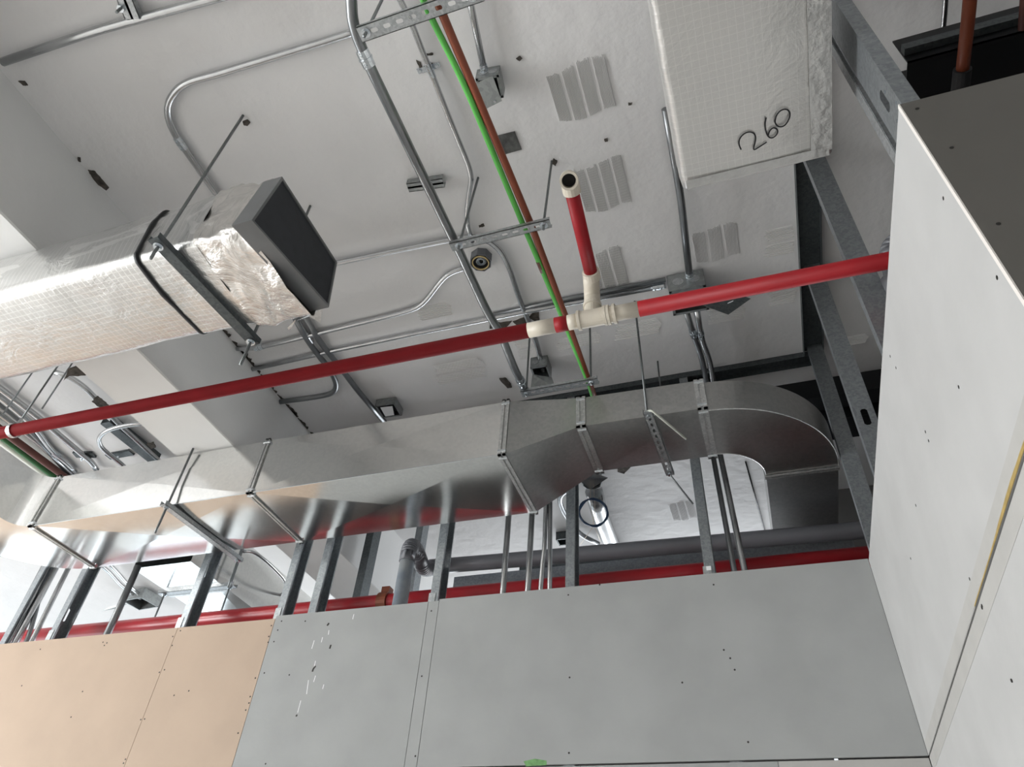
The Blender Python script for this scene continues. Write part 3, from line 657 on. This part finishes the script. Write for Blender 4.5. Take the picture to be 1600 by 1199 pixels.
# ------------------------------------------------------------------ red sprinkler pipe
PZ = 2.25; pr = rad(pz(800, 525, PZ), 24)
def pp(x): # axis point at picture column x
    yy = 677+(408-677)*x/1385; return pz(x, yy, PZ)
Sp = thing('sprinkler_pipe', 'red painted sprinkler pipe with cream tee crossing the whole picture', 'pipe')
L0, L1 = pp(0), pp(1385); dv = (L1-L0).normalized(); far = L0-dv*(L0.x+9.5)/dv.x; end = L1+dv*1.6
def along(x): 
    q = pp(x); return L0+dv*(q-L0).dot(dv)
def seg(name, a, b, r, m, label=None):
    o = tubeobj(name, [a, b], r, M[m], Sp, 20); 
    if label: o['label'] = label
    return o
seg('pipe_run', far, along(826), pr, 'redpipe'); seg('bare_segment', along(826), along(868), pr, 'cream', 'cream unpainted pipe segment')
seg('pipe_run', along(868), along(888), pr*1.004, 'redpipe'); seg('bare_segment', along(888), along(905), pr, 'cream', 'cream unpainted pipe segment')
seg('bare_segment', along(940), along(998), pr, 'cream', 'cream unpainted pipe segment'); seg('pipe_run', along(998), end, pr, 'redpipe')
bm = bmesh.new(); a, b = along(903), along(948)
tube(bm, [a, a+dv*.012, a+dv*.013, b-dv*.013, b-dv*.012, b], [pr*1.3, pr*1.3, pr*1.15, pr*1.15, pr*1.3, pr*1.3], 22)
t0 = along(926); up1 = t0+Vector((0, 0, .085)); tube(bm, [t0, up1-Vector((0, 0, .02)), up1-Vector((0, 0, .019)), up1], [pr*1.02, pr*1.02, pr*1.2, pr*1.2], 20); obj('tee', bm, M['cream'], Sp, False)
bm = bmesh.new(); a, b = along(950), along(961); tube(bm, [a-dv*.004, a+dv*.008, a+dv*.009, b-dv*.009, b-dv*.008, b+dv*.004], [pr*1.3, pr*1.3, pr*1.12, pr*1.12, pr*1.3, pr*1.3], 22); obj('coupling', bm, M['cream'], Sp, False)
# branch: rises from the tee, turns and comes towards the viewer with an open downward elbow
zr = PZ+.155
e0 = up1; e1 = t0+Vector((0, 0, .155)); r1 = pz(923, 425, zr+.01); r2 = pz(893, 297, zr+.02)
tubeobj('riser', [t0+Vector((0, 0, .05)), e1-Vector((0, 0, .02))], pr*.90, M['cream'], Sp, 18)
bd = (r2-r1).normalized()
bm = bmesh.new(); tube(bm, fillet([e1-Vector((0, 0, .075)), e1, r1+bd*.0], .05, 8), pr*1.04, 20, fil=False); obj('elbow', bm, M['cream'], Sp, True)
bm = bmesh.new(); tube(bm, [r1-bd*.035, r1+bd*.004], [pr*1.12, pr*1.12], 20); obj('coupling', bm, M['cream'], Sp)
tubeobj('branch_pipe', [r1, r2], pr*.84, M['redpipe'], Sp, 20)
ec = r2+bd*.05; dn = (Vector((0, 0, 0))-ec).normalized()*.75+Vector((0, 0, -1))*.25; dn.normalize()
bm = bmesh.new(); P = fillet([r2-bd*.012, ec, ec+dn*.058], .045, 8); pipe_hollow(bm, P, pr*1.06, pr*.80); o = obj('open_elbow', bm, M['cream'], Sp, False); o['label'] = 'cream elbow with open dark mouth'
bm = bmesh.new(); tube(bm, [ec+dn*.018, ec+dn*.020], [pr*.795, pr*.795], 18); obj('pipe_bore', bm, M['blackvoid'], Sp)
# ring hanger
H = thing('pipe_hanger', 'grey ring hanger with rod holding the red pipe at far left', 'hanger'); hc = along(22)
bm = bmesh.new(); P = [hc+Vector((0, math.cos(t)*(pr+.004), math.sin(t)*(pr+.004))) for t in [2*math.pi*k/24 for k in range(25)]]
for a, b in zip(P, P[1:]):
    na = (a-hc).normalized(); nb = (b-hc).normalized(); w2 = Vector((.013, 0, 0)); hexa(bm, [a-w2, a+w2, b+w2, b-w2, a-w2+na*.004, a+w2+na*.004, b+w2+nb*.004, b-w2+nb*.004])
tube(bm, [hc+Vector((0, 0, pr)), hc+Vector((0, 0, pr+.05))], [.012, .009], 8); obj('ring', bm, M['emt'], H)
tubeobj('rod', [hc+Vector((0, 0, pr+.03)), Vector((hc.x, hc.y, CEIL))], .0055, M['rod'], H, 8)
rod('dark threaded rod left of the ring hanger at far left', (45, 590), 2.95, CEIL, .006, 3.3)
rod('dark threaded rod right of the ring hanger below the foil duct', (98, 590), 3.0, CEIL, .006, 3.3)

# ------------------------------------------------------------------ conduits
def conduit(label, pts, z, wpx, m='emt', cat='conduit', name='conduit', rr=.1, group=None, couple=(), n=12, ext=None):
    P = []
    for q in pts: P.append(pz(q[0], q[1], q[2] if len(q) > 2 else z))
    r = sum(rad(p, wpx) for p in P)/len(P)
    T = thing(name, label, cat, group)
    tubeobj('tube', P, r, M[m], T, n, rr)
    for (cx_, cy_) in couple:
        # nearest point of the polyline
        best = None
        for a, b in zip(P, P[1:]):
            for k in range(41):
                s = a+(b-a)*k/40; x_, y_ = proj(s); d_ = (x_-cx_)**2+(y_-cy_)**2
                if best is None or d_ < best[0]: best = (d_, s, (b-a).normalized())
        _, s, t = best; bm = bmesh.new(); tube(bm, [s-t*.035, s-t*.004, s-t*.003, s+t*.003, s+t*.004, s+t*.035], [r*1.18, r*1.18, r*1.32, r*1.32, r*1.18, r*1.18], 12)
        side = t.cross(Vector((0, 0, 1))).normalized()
        for e in (-.02, .02): tube(bm, [s+t*e-Vector((0, 0, r)), s+t*e-Vector((0, 0, r*1.6))], [.004, .004], 8)
        obj('coupling', bm, M['fitting'], T)
    return T
zA = 2.93
conduit('thick grey conduit passing the left ends of the trapeze hangers', [(548, -60), (549, 0), (551, 38), (570, 88), (622, 195), (668, 290), (722, 402), (762, 490), (783, 522), (803, 575), (822, 612)], zA, 15, 'emtdark', rr=.12, couple=((570, 90), (815, 597)))
conduit('grey conduit with a bend right of the thick conduit, ending by the octagonal box', [(612, -30), (625, 0), (640, 28), (660, 80), (675, 116), (700, 180), (738, 272), (733, 300), (728, 345), (738, 378, 3.42)], 3.415, 9, 'emt', couple=((668, 112),))
conduit('thin conduit dropping into the junction box at upper middle', [(728, -30), (737, 15), (757, 112)], 3.41, 11, 'emt', couple=((757, 112),))
conduit('long grey conduit along the ceiling in the top left corner', [(4, 97), (150, 48), (330, -1), (420, -26)], 3.415, 14, 'emt')
conduit('grey conduit curving down from the top trapeze hanger behind the foil duct', [(560, 47), (530, 58), (335, 117), (285, 130), (262, 158), (262, 185), (275, 214), (297, 245), (340, 306), (420, 415), (466, 500), (487, 535)], 3.42, 10.5, 'emt', rr=.22, couple=((281, 225),))
conduit('ceiling conduit emerging behind the foil duct end and turning down past the octagonal box', [(400, 440), (527, 411), (690, 377), (745, 368), (778, 385), (795, 415), (812, 470), (838, 530), (848, 580)], 3.42, 8.5, 'emt', rr=.25)
conduit('S-bent conduit running from the beam to the octagonal box', [(370, 545), (400, 544), (448, 533), (500, 520), (640, 486), (662, 475), (690, 437), (705, 425), (735, 416)], 3.42, 8.5, 'emt', rr=.14, couple=((405, 543),))
conduit('straight conduit from the beam to the large junction box', [(394, 577), (520, 548), (640, 523), (820, 487), (1040, 446)], 3.42, 8.5, 'emt', couple=((1028, 449),))
conduit('straight dark tube beside it near the large junction box', [(760, 494), (880, 468), (1040, 437)], 3.425, 7.5, 'emtdark')  # darker tube laid along the upper side of the straight conduit
conduit('bent conduit under the foil duct end curving back into the beam', [(460, 495), (478, 528), (497, 555), (514, 575), (527, 600), (522, 614), (500, 620), (438, 628)], 3.41, 9, 'emtdark', rr=.16)
conduit('dark conduit under the foil duct end running to the small square box', [(476, 493), (500, 535), (530, 572), (560, 612), (601, 660)], 3.41, 9, 'emtdark')
conduit('galvanized conduit dropping from the white duct to the large junction box', [(1040, 170), (1056, 262), (1064, 310), (1078, 438)], 3.37, 12, 'emtdark', couple=((1076, 432),))
conduit('left one of two parallel conduits below the large junction box', [(1070, 480), (1086, 530), (1097, 560), (1103, 596), (1108, 640)], 3.36, 9, 'emtdark', couple=((1086, 520),), group=None)
conduit('right one of two parallel conduits below the large junction box', [(1088, 478), (1096, 530), (1108, 560), (1114, 596), (1120, 640)], 3.36, 9, 'emt', couple=((1096, 522),))
# green and rust red pipes
def cline(label, pts, z, wpx, m, name, segs=()):
    T = thing(name, label, 'pipe'); P = [pz(a, b, z) for a, b in pts]; r = sum(rad(p, wpx) for p in P)/len(P)
    tubeobj('tube', P, r, M[m], T, 14)
    return T, P, r
T, P, r = cline('bright green pipe running beside the rust red pipe over the hangers', [(640, -60), (660, 0), (725, 130), (800, 310), (880, 500), (922, 605), (928, 628)], 2.93, 8.5, 'green', 'green_pipe')
s = pz(841, 408, 2.93); e = pz(848, 425, 2.93); tubeobj('rubbed_spot', [s, e], r*1.02, M['brown'], T, 14)['label'] = 'brown rubbed spot'
cline('rust red pipe running beside the bright green pipe over the hangers', [(660, -60), (686, 10), (760, 185), (830, 352), (893, 520), (925, 610), (934, 640)], 2.935, 11, 'orange', 'rust_red_pipe')
# left group above the red pipe
cline('dark green pipe behind the duct elbow at far left', [(-40, 650), (5, 685), (78, 740), (150, 795)], 3.36, 9, 'greendark', 'green_pipe')
cline('dark brown pipe behind the duct elbow at far left', [(-30, 648), (18, 684), (93, 739), (160, 790)], 3.36, 11, 'brown', 'brown_pipe')
cline('pale pipe next to the dark green pipe at far left', [(-60, 642), (0, 689), (70, 741), (140, 794)], 3.38, 9, 'creamstripe', 'pale_pipe')
conduit('grey ceiling conduit bending down right of the ring hanger', [(-40, 577), (0, 607), (62, 654), (128, 710), (141, 720), (151, 734)], 3.41, 9, 'emt')
conduit('grey ceiling conduit with bright coupling left of the bent one', [(-40, 591), (0, 620), (50, 662), (82, 706), (104, 722), (117, 737)], 3.41, 9, 'emt', couple=((88, 709),))
conduit('grey ceiling conduit third from the beam at far left', [(-40, 604), (0, 634), (50, 676), (108, 742)], 3.41, 8, 'emtdark')
conduit('grey ceiling conduit next to the dark brown pipe', [(-40, 618), (0, 648), (60, 692), (120, 748)], 3.41, 8, 'emt')
conduit('U-bent conduit left of the white beam bottom', [(228, 661), (190, 666), (166, 673), (154, 684), (156, 697), (171, 711), (186, 722), (196, 731)], 3.25, 7, 'emt', rr=.12)
conduit('conduit running beside the dark strut left of the beam', [(86, 582), (112, 590), (142, 613), (176, 654), (246, 718), (280, 748)], 3.38, 8, 'emt', rr=.2)
T = thing('support_strut', 'dark strut channel on the ceiling left of the beam', 'strut')
a, b = pz(164, 661, 3.36), pz(240, 722, 3.36); L = (b-a).normalized(); bm = bmesh.new(); channel(bm, a, L, Vector((0, 0, 1)).cross(L), (b-a).length, .10, .07, .004, False); obj('channel', bm, M['strutdark'], T)
for q in ((116, 712, 147, 712), (168, 715, 205, 708)):
    T = thing('conduit_clamp', 'dark clamp strut holding conduit %s' % ('right of the bright coupling at far left' if q[0] == 116 else 'under the U-bent conduit'), 'clamp')
    a, b = pz(q[0], q[1], 3.43), pz(q[2], q[3], 3.43); L = (b-a).normalized(); bm = bmesh.new(); channel(bm, a, L, Vector((0, 0, 1)).cross(L), (b-a).length, .07, .02, .003, False); obj('channel', bm, M['strutdark'], T)
    bm = bmesh.new(); c_ = (a+b)/2; hexnut(bm, c_-Vector((0, 0, .03)), (0, 0, 1), .016, .02); tube(bm, [c_-Vector((0, 0, .02)), c_-Vector((0, 0, .055))], [.006, .006], 8); obj('nut', bm, M['fitting'], T)
# strut bracket under the ceiling beside the thick conduit
def bracket(label, q0, q1, z, width, h=.03, m='boxzinc', nut=None):
    T = thing('strut_bracket', label, 'bracket'); a, b = pz(*q0, z), pz(*q1, z); L = (b-a).normalized(); bm = bmesh.new(); W = Vector((0, 0, 1)).cross(L)
    channel(bm, a, L, W, (b-a).length, width, h, .004, False); obox(bm, a-W*.006, L, W, Vector((0, 0, 1)), (b-a).length, .012, .006); obj('channel', bm, M[m], T)
    if nut:
        c_ = pz(*nut, z); bm = bmesh.new(); hexnut(bm, c_-Vector((0, 0, .008)), (0, 0, 1), .018, .016); obj('nut', bm, M['fitting'], T)
        bm = bmesh.new(); tube(bm, [c_-Vector((0, 0, .055)), c_+Vector((0, 0, .03))], [.007, .007], 8); obj('rod', bm, M['rod'], T)
    return T
bracket('short strut bracket under the ceiling crossed by the thick grey conduit', (637, 294), (693, 286), 3.40, .055, .045)
bracket('small strut bracket with nut and rod stub by the top left conduit', (189, -14), (207, 30), 3.39, .075, .04, 'strut', (190, 12))
T = thing('conduit_strap', 'small bright strap on the bent conduit near the top trapeze hanger', 'strap'); c_ = pz(668, 112, 3.40)
bm = bmesh.new(); box(bm, c_.x-.06, c_.x+.06, c_.y-.013, c_.y+.013, c_.z+.038, c_.z+.044); obj('strap', bm, M['fitting'], T)
for s_ in (-1, 1): bm = bmesh.new(); hexnut(bm, (c_.x+s_*.045, c_.y, c_.z+.033), (0, 0, 1), .009, .012); obj('screw', bm, M['fitting'], T)

# ------------------------------------------------------------------ boxes
def jbox(label, c, L, wl, ww, h, z, name='junction_box', m='boxzinc', open_=True, lid=None, cat='box', lip=.012, knock=True):
    """ceiling box centred at pixel c, edges along L; its mouth faces down"""
    T = thing(name, label, cat); p = pz(*c, z); L = Vector(L).normalized(); W = Vector((0, 0, 1)).cross(L); N = Vector((0, 0, 1)); o = p-L*wl/2-W*ww/2; t = .003
    bm = bmesh.new()
    for (a_, d1, l1, d2) in ((o, L, wl, W), (o+W*(ww-t), L, wl, W)): obox(bm, a_, d1, d2, N, l1, t, h)
    for a_ in (o, o+L*(wl-t)): obox(bm, a_, L, W, N, t, ww, h)
    obox(bm, o+N*(h-t), L, W, N, wl, ww, t)
    for (a_, l1, l2) in ((o, wl, lip), (o+W*(ww-lip), wl, lip)): obox(bm, a_-N*.001, L, W, N, l1, l2, t)
    for a_ in (o, o+L*(wl-lip)): obox(bm, a_-N*.001, L, W, N, lip, ww, t)
    obj('box_body', bm, M[m], T)
    bm = bmesh.new(); obox(bm, o+N*(h-2*t)+L*t+W*t, L, W, N, wl-2*t, ww-2*t, t*.5); obj('box_inside', bm, M['blackvoid'], T)
    if knock:
        for f in (.28, .72):
            bm = bmesh.new(); q_ = o+L*wl*f+N*h*.5
            tube(bm, [q_-W*.0005, q_-W*.002], [h*.22, h*.22], 16); obj('knockout', bm, M['strut'], T)
    return T, p, o, L, W
zz = 3.34
T, p, o, L, W = jbox('junction box with its lid hanging open at upper middle', (765, 138), (1, .12, 0), .115, .115, .10, 3.345)
bm = bmesh.new(); q = [pz(a, b, zz_) for a, b, zz_ in ((741, 131, 3.34), (770, 119, 3.34), (784, 158, 3.31), (756, 172, 3.31))]
def plate(name, q, m, T, th=.003):
    bm = bmesh.new(); q = [Vector(x) for x in q]; n_ = (q[1]-q[0]).cross(q[2]-q[0]).normalized()
    if n_.z < 0: n_ = -n_
    hexa(bm, q+[x+n_*th for x in q]); return obj(name, bm, M[m], T)
plate('lid', q, 'boxzinc', T)
bm = bmesh.new(); c_ = pz(773, 159, 3.30); tube(bm, [c_, c_+Vector((0, 0, .01))], [.006, .006], 8); obj('screw', bm, M['fitting'], T)
T, p, o, L, W = jbox('open junction box with hanging lid above the lower trapeze hanger', (845, 583), (1, .05, 0), .12, .13, .10, 3.35)
plate('lid', [pz(832, 585, 3.33), pz(862, 590, 3.33), pz(868, 606, 3.26), pz(829, 607, 3.26)], 'boxzinc', T)
T, p, o, L, W = jbox('large junction box behind the red pipe at right', (1077, 470), (1, .02, 0), .215, .20, .15, 3.28, lip=.016)
bm = bmesh.new(); obox(bm, o+Vector((.012, .012, .004)), L, W, (0, 0, 1), .19, .11, .003); obj('lid', bm, M['boxzinc'], T)
T = thing('cover_plate', 'loose dark diamond shaped cover plate hanging from the large junction box', 'plate')
plate('plate', [pz(1094, 476, 3.27), pz(1138, 492, 3.24), pz(1173, 467, 3.26), pz(1130, 452, 3.29)], 'strutdark', T)
bm = bmesh.new(); a = pz(1098, 474, 3.275); tube(bm, [a, a+Vector((-.02, 0, .10))], [.004, .004], 8); tube(bm, [pz(1137, 474, 3.262), pz(1146, 470, 3.262)], [.004, .004], 6); obj('screw', bm, M['fitting'], T)
# octagonal box
T = thing('octagonal_box', 'round grey octagonal box with yellow ring beside the middle trapeze hanger', 'box'); c_ = pz(751, 411, 3.385)
bm = bmesh.new(); pipe_hollow(bm, [c_, c_+Vector((0, 0, .063))], .068, .062, 8); obj('box_body', bm, M['pvc'], T)
bm = bmesh.new(); pipe_hollow(bm, [c_-Vector((0, 0, .004)), c_+Vector((0, 0, .004))], .052, .046, 24); o = obj('ring', bm, mat('yellow_ring', (.55, .42, .20), .5), T)
bm = bmesh.new(); tube(bm, [c_+Vector((0, 0, .02)), c_+Vector((0, 0, .022))], [.055, .055], 16); obj('box_inside', bm, M['blackvoid'], T)
bm = bmesh.new(); P = []
for k in range(60): a = k*.42; rr_ = .014+.018*(k/60); P.append(c_+Vector((math.cos(a)*rr_+.004, math.sin(a)*rr_, .012-.010*math.sin(k*.5)*.5)))
tube(bm, P, [.0032]*len(P), 6); obj('coiled_wires', bm, M['pvclight'], T, True)
# steel plate cast into the ceiling
T = thing('ceiling_plate', 'small scratched dark metal plate set flush in the ceiling', 'plate')
plate('plate', [pz(776, 213, CEIL-.008), pz(804, 206, CEIL-.008), pz(815, 234, CEIL-.008), pz(787, 242, CEIL-.008)], 'plate', T, .012)
T, p, o, L, W = jbox('small square box with white label near the galvanized duct', (607, 642), (1, .05, 0), .16, .15, .06, 3.38, knock=False)
plate('label_sheet', [pz(594, 637, 3.375), pz(613, 635, 3.375), pz(616, 649, 3.375), pz(602, 651, 3.375)], 'white', T, .001)
T, p, o, L, W = jbox('black mouthed junction box behind the partition at lower left', (219, 944), (1, -.1, 0), .30, .26, .12, 3.30, knock=False)
plate('lid', [pz(160, 955, 3.24), pz(172, 948, 3.28), pz(200, 943, 3.30), pz(188, 950, 3.30)], 'boxzinc', T)
T = thing('octagonal_box', 'zinc octagonal box with tilted cover above the blue cable coil', 'box'); c_ = pz(925, 757, 3.36)
bm = bmesh.new(); pipe_hollow(bm, [c_, c_+Vector((0, 0, .09))], .085, .078, 8); obj('box_body', bm, M['boxzinc'], T)
bm = bmesh.new(); tube(bm, [c_+Vector((0, 0, .02)), c_+Vector((0, 0, .022))], [.08, .08], 12); obj('box_inside', bm, M['blackvoid'], T)
plate('cover', [pz(903, 750, 3.33), pz(925, 738, 3.36), pz(950, 747, 3.34), pz(923, 765, 3.30)], 'emt', T)
T, p, o, L, W = jbox('black square box on the ceiling left of the partition stud by the cable coil', (884, 847), (1, 0, 0), .16, .12, .08, 3.37, m='strutdark', knock=False)

# blue cable coil with wires
T = thing('cable_coil', 'dark blue cable coil hanging from wires behind the partition', 'cable'); cz = 3.05
c0 = pz(927, 801, cz); ex = (pz(949, 801, cz)-pz(905, 801, cz)).length/2
d = c0.normalized(); e1_ = RT; e2_ = UP; rc = 22/F*c0.dot(fw); bm = bmesh.new(); P = []
for k in range(150):
    a = 2*math.pi*k/30; q = rc*(1+.07*noise.noise(Vector((k*.13, 0, 0)))+.03*math.sin(k*.9)); P.append(c0+e1_*math.cos(a)*q+(e2_*.86+fw*.5).normalized()*math.sin(a)*q*1.0+fw*.012*math.sin(k*.37))
tube(bm, P, [.0065]*len(P), 6); obj('coil', bm, M['blue'], T, True)
for pts in ([(922, 764), (924, 800), (929, 823), (938, 846)], [(928, 764), (930, 800), (925, 826), (907, 851)]):
    tubeobj('wire', [pz(*q, 3.30 - .25*(1 if i in (1, 2) else 0)) for i, q in enumerate(pts)], .0022, M['wire'], T, 6, .03)

# ------------------------------------------------------------------ pipes and conduits behind the partition
T = thing('rear_red_pipe', 'deep red sprinkler main running behind the partition studs', 'pipe')
tubeobj('pipe_run', [(-9.5, 4.06, 2.075), (3.5, 4.06, 2.085)], .060, M['redrear'], T, 24)
p = py(604, 930, 4.06); bm = bmesh.new(); tube(bm, [(p.x-.035, 4.06, 2.08), (p.x+.035, 4.06, 2.08)], [.075, .075], 22); box(bm, p.x-.03, p.x+.03, 4.03, 4.09, 2.14, 2.19); o = obj('coupling', bm, M['brownrust'], T); o['label'] = 'rust brown grooved coupling'
T = thing('rear_grey_pipe', 'grey plastic drain pipe running level behind the partition', 'pipe')
tubeobj('pipe_run', [py(672, 886, 4.35), py(760, 879, 4.35), py(1345, 829, 4.35), py(1500, 817, 4.35)], .055, M['pvc'], T, 20)
V = thing('vent_pipe', 'dusty blue grey plastic pipe with elbows rising beside the rear red pipe', 'pipe')
pb, pt = py(622, 943, 3.87), py(640, 872, 3.87); xv = (pb.x+pt.x)/2
tubeobj('pipe_run', [Vector((xv, 3.87, -1.5)), Vector((xv, 3.87, pt.z))], .050, M['pvclight'], V, 20)
p1 = py(672, 886, 4.35)
tubeobj('elbow', fillet([Vector((xv, 3.87, pt.z-.03)), Vector((xv, 3.87, pt.z+.10)), py(650, 858, 4.02), py(662, 892, 4.22), p1+Vector((.06, 0, 0))], .07, 8), .056, M['pvc'], V, 18, .0)
def vert(label, qb, qt, y, wpx, m='emt', pts=None, cat='conduit', zt=3.44):
    T = thing('conduit', label, cat); P = [py(q[0], q[1], y) for q in ([qb]+(pts or [])+[qt])]; r = rad(P[0], wpx)
    P = [Vector((P[0].x, y, P[0].z-.9))]+P
    tubeobj('tube', P, r, M[m], T, 12, .1); return T
YV = 3.815
vert('upright conduit left of four behind the partition near the duct transition', (786, 925), (796, 790), YV, 10)
vert('upright conduit second of four under the duct transition corner', (825, 921), (832, 790), YV, 10)
vert('slightly kinked upright conduit third of four under the duct transition', (845, 920), (854, 745), YV, 8, pts=[(848, 880), (851, 855)])
vert('upright conduit rightmost of four beside the dark partition stud', (859, 920), (860, 735), YV, 8)
vert('dark upright conduit left of the pair beneath the duct elbow', (1147, 891), (1110, 690), YV, 9, 'emtdark')
vert('bright upright conduit right of the pair beneath the duct elbow', (1163, 890), (1121, 690), YV, 10)
for k, (xb, xt, lab, mm) in enumerate(((7, 68, 'upright conduit nearest the leftmost partition stud', 'emt'), (15, 76, 'second upright conduit from the leftmost partition stud', 'emt'), (25, 88, 'third upright conduit from the leftmost partition stud', 'emt'), (50, 108, 'upright conduit just left of the second partition stud', 'emt'))):
    vert(lab, (xb, 1002), (xt, 886), YV, 8, mm)
vert('crossing slanted conduit between the left upright conduits', (43, 1001), (80, 880), YV+.04, 7, 'emtdark', pts=[(58, 950), (66, 910)])
vert('upright conduit bending near its foot left of the third stud', (168, 990), (216, 885), YV, 11, 'emtdark', pts=[(180, 965)])
p = pz(925, 700, 3.4)
conduit('wide pale conduit running back across the rear ceiling by the cable coil', [(928, 768), (936, 800), (955, 850), (985, 905)], 3.40, 26, 'roomwall' if False else 'emt')
conduit('grey curved conduit behind the dark stud near the cable coil', [(870, 735), (872, 780), (885, 765), (884, 790)][0:1]+[(905, 760), (882, 767), (873, 780), (880, 800), (905, 835), (935, 850)], 3.40, 8, 'emtdark', rr=.12)
conduit('curved conduit under the rear beam bottom right of the rear duct', [(380, 862), (396, 862), (420, 880), (447, 908), (446, 925), (425, 940)], 2.76, 5, 'emt', rr=.1)
conduit('twin conduit left of the pair entering the rear junction box', [(150, 878), (170, 893), (186, 912), (206, 928), (220, 935)], 3.36, 6, 'emt')
conduit('twin conduit right of the pair entering the rear junction box', [(160, 872), (182, 893), (196, 910), (216, 928), (228, 936)], 3.36, 6, 'emt')
# studs and steel further back
G = sempty('wall_rear_partition')
for (x, y) in ((-3.08+.0, 4.95), (-2.55, 5.1), (-2.3, 4.6), (-1.4, 4.6)):
    pass
q = py(563, 930, 4.7); stud(G, q.x, 4.7, FLOOR, CEIL, Yp, (-1, 0, 0), .12, .07, m='strutdark')
q = py(652, 880, 4.6); stud(G, q.x, 4.6, FLOOR, CEIL, Yp, (-1, 0, 0), .10, .06)
def beamx(name, q0, q1, yA, yB, h, m):
    bm = bmesh.new(); a = pz(q0[0], q0[1], h[0]); box(bm, a[0], pz(q1[0], q1[1], h[0])[0], yA, yB, h[0], h[1]); return obj(name, bm, m, G)
# rear steel channels under the ceiling
bm = bmesh.new(); box(bm, -1.1, 1.6, 4.05, 4.09, 3.28, 3.44); box(bm, -1.1, 1.6, 4.09, 4.2, 3.28, 3.29); obj('steel_channel', bm, M['black'], G)
bm = bmesh.new(); box(bm, .45, 1.7, 4.28, 4.52, 3.25, 3.44); obj('steel_beam', bm, M['black'], G)
bm = bmesh.new(); box(bm, -2.0, .33, 5.6, 5.66, 2.95, 3.12); box(bm, -2.0, .33, 5.6, 5.8, 2.94, 2.955); obj('steel_channel', bm, M['strutdark'], G)
bm = bmesh.new(); box(bm, -2.0, .34, 6.0, 6.1, -1.6, 2.0); box(bm, -5.6, -2.0, 6.0, 6.1, -1.6, 1.9); box(bm, .34, XR, 5.5, 5.6, -1.6, CEIL); obj('block_wall', bm, M['roomdark'], G)  # outer stretches added to darken the duct reflections and the right rear
q0, q1 = py(703, 905, 4.4), py(1340, 860, 4.4)
bm = bmesh.new(); obox(bm, (q0.x, 4.47, q0.z-.05), X_, Yp, Z_, q1.x-q0.x, .003, .10); obox(bm, (q0.x, 4.47, q0.z-.05), X_, Yp, Z_, q1.x-q0.x, .05, .003); obj('track', bm, M['stud'], G)
# ceiling joint strip seen beneath the elbow
for q in (((1165, 722), (1195, 830)),):
    a, b = pz(*q[0], CEIL-.004), pz(*q[1], CEIL-.004); tubeobj('ceiling_joint', [a, b], .006, M['black'], ceiling, 6)

# ------------------------------------------------------------------ upper right corner
T = thing('steel_header', 'black steel beam above the shaded return wall at upper right', 'beam')
a = pz(1432, 92, 2.62); bm = bmesh.new(); yA = pz(1500, 75, 2.62).y
box(bm, .84, 3.2, yA, yA+.26, 2.62, 2.625); box(bm, .84, 3.2, yA, yA+.006, 2.62, 2.80); box(bm, .84, 3.2, yA+.13, yA+.136, 2.625, 2.80); obj('web', bm, M['black'], T)
bm = bmesh.new(); p0 = pz(1500, 66, 2.62); box(bm, .84, 3.2, yA-.03, yA-.004, 2.66, 2.70); obj('lip', bm, M['strutdark'], T)
conduit('bright conduit above the shaded return wall', [(1480, -60), (1478, 0), (1472, 68), (1470, 90)], 2.9, 8, 'emt')
T = thing('brown_pipe', 'brown pipe with dark collar above the shaded return wall', 'pipe'); P = [pz(1519, -60, 2.5), pz(1516, 0, 2.5), pz(1503, 118, 2.5)]
tubeobj('tube', P, rad(P[1], 20), M['orange'], T, 16); bm = bmesh.new(); a, b = pz(1504, 108, 2.5), pz(1500, 142, 2.5); tube(bm, [a, b], [rad(a, 26)/1, rad(a, 26)], 16); obj('collar', bm, M['blackvoid'], T)
T = thing('brown_pipe', 'dark brown pipe cut by the right edge of the picture', 'pipe'); P = [pz(1604, -40, 2.5), pz(1598, 45, 2.5)]; tubeobj('tube', P, rad(P[0], 14), M['brown'], T, 14)
T = thing('small_pipe_stub', 'pale pipe stub entering the ceiling hole at upper right', 'pipe'); tubeobj('tube', [pz(1441, 62, 3.40), pz(1456, 74, 3.25)], .012, M['creamstripe'], T, 10)
T = thing('pvc_elbow', 'dark grey plastic elbow peeking behind the white right wall', 'pipe')
c_ = pz(1372, 382, 2.42); rr_ = rad(c_, 34)
tubeobj('elbow', fillet([c_+Vector((.4, .05, .02)), c_+Vector((0.03, 0, .02)), c_+Vector((.03, .12, -.22))], .1, 8), rr_*.86, M['pvc'], T, 20, 0)
tubeobj('collar', [c_+Vector((.022, .075, -.12)), c_+Vector((.03, .10, -.19))], rr_*.98, M['pvc'], T, 20, 0)
bm = bmesh.new(); q = [pz(a, b, 2.0) for a, b in ((1441, 150), (1493, 136), (1492, 142), (1441, 157))]
bm.free()
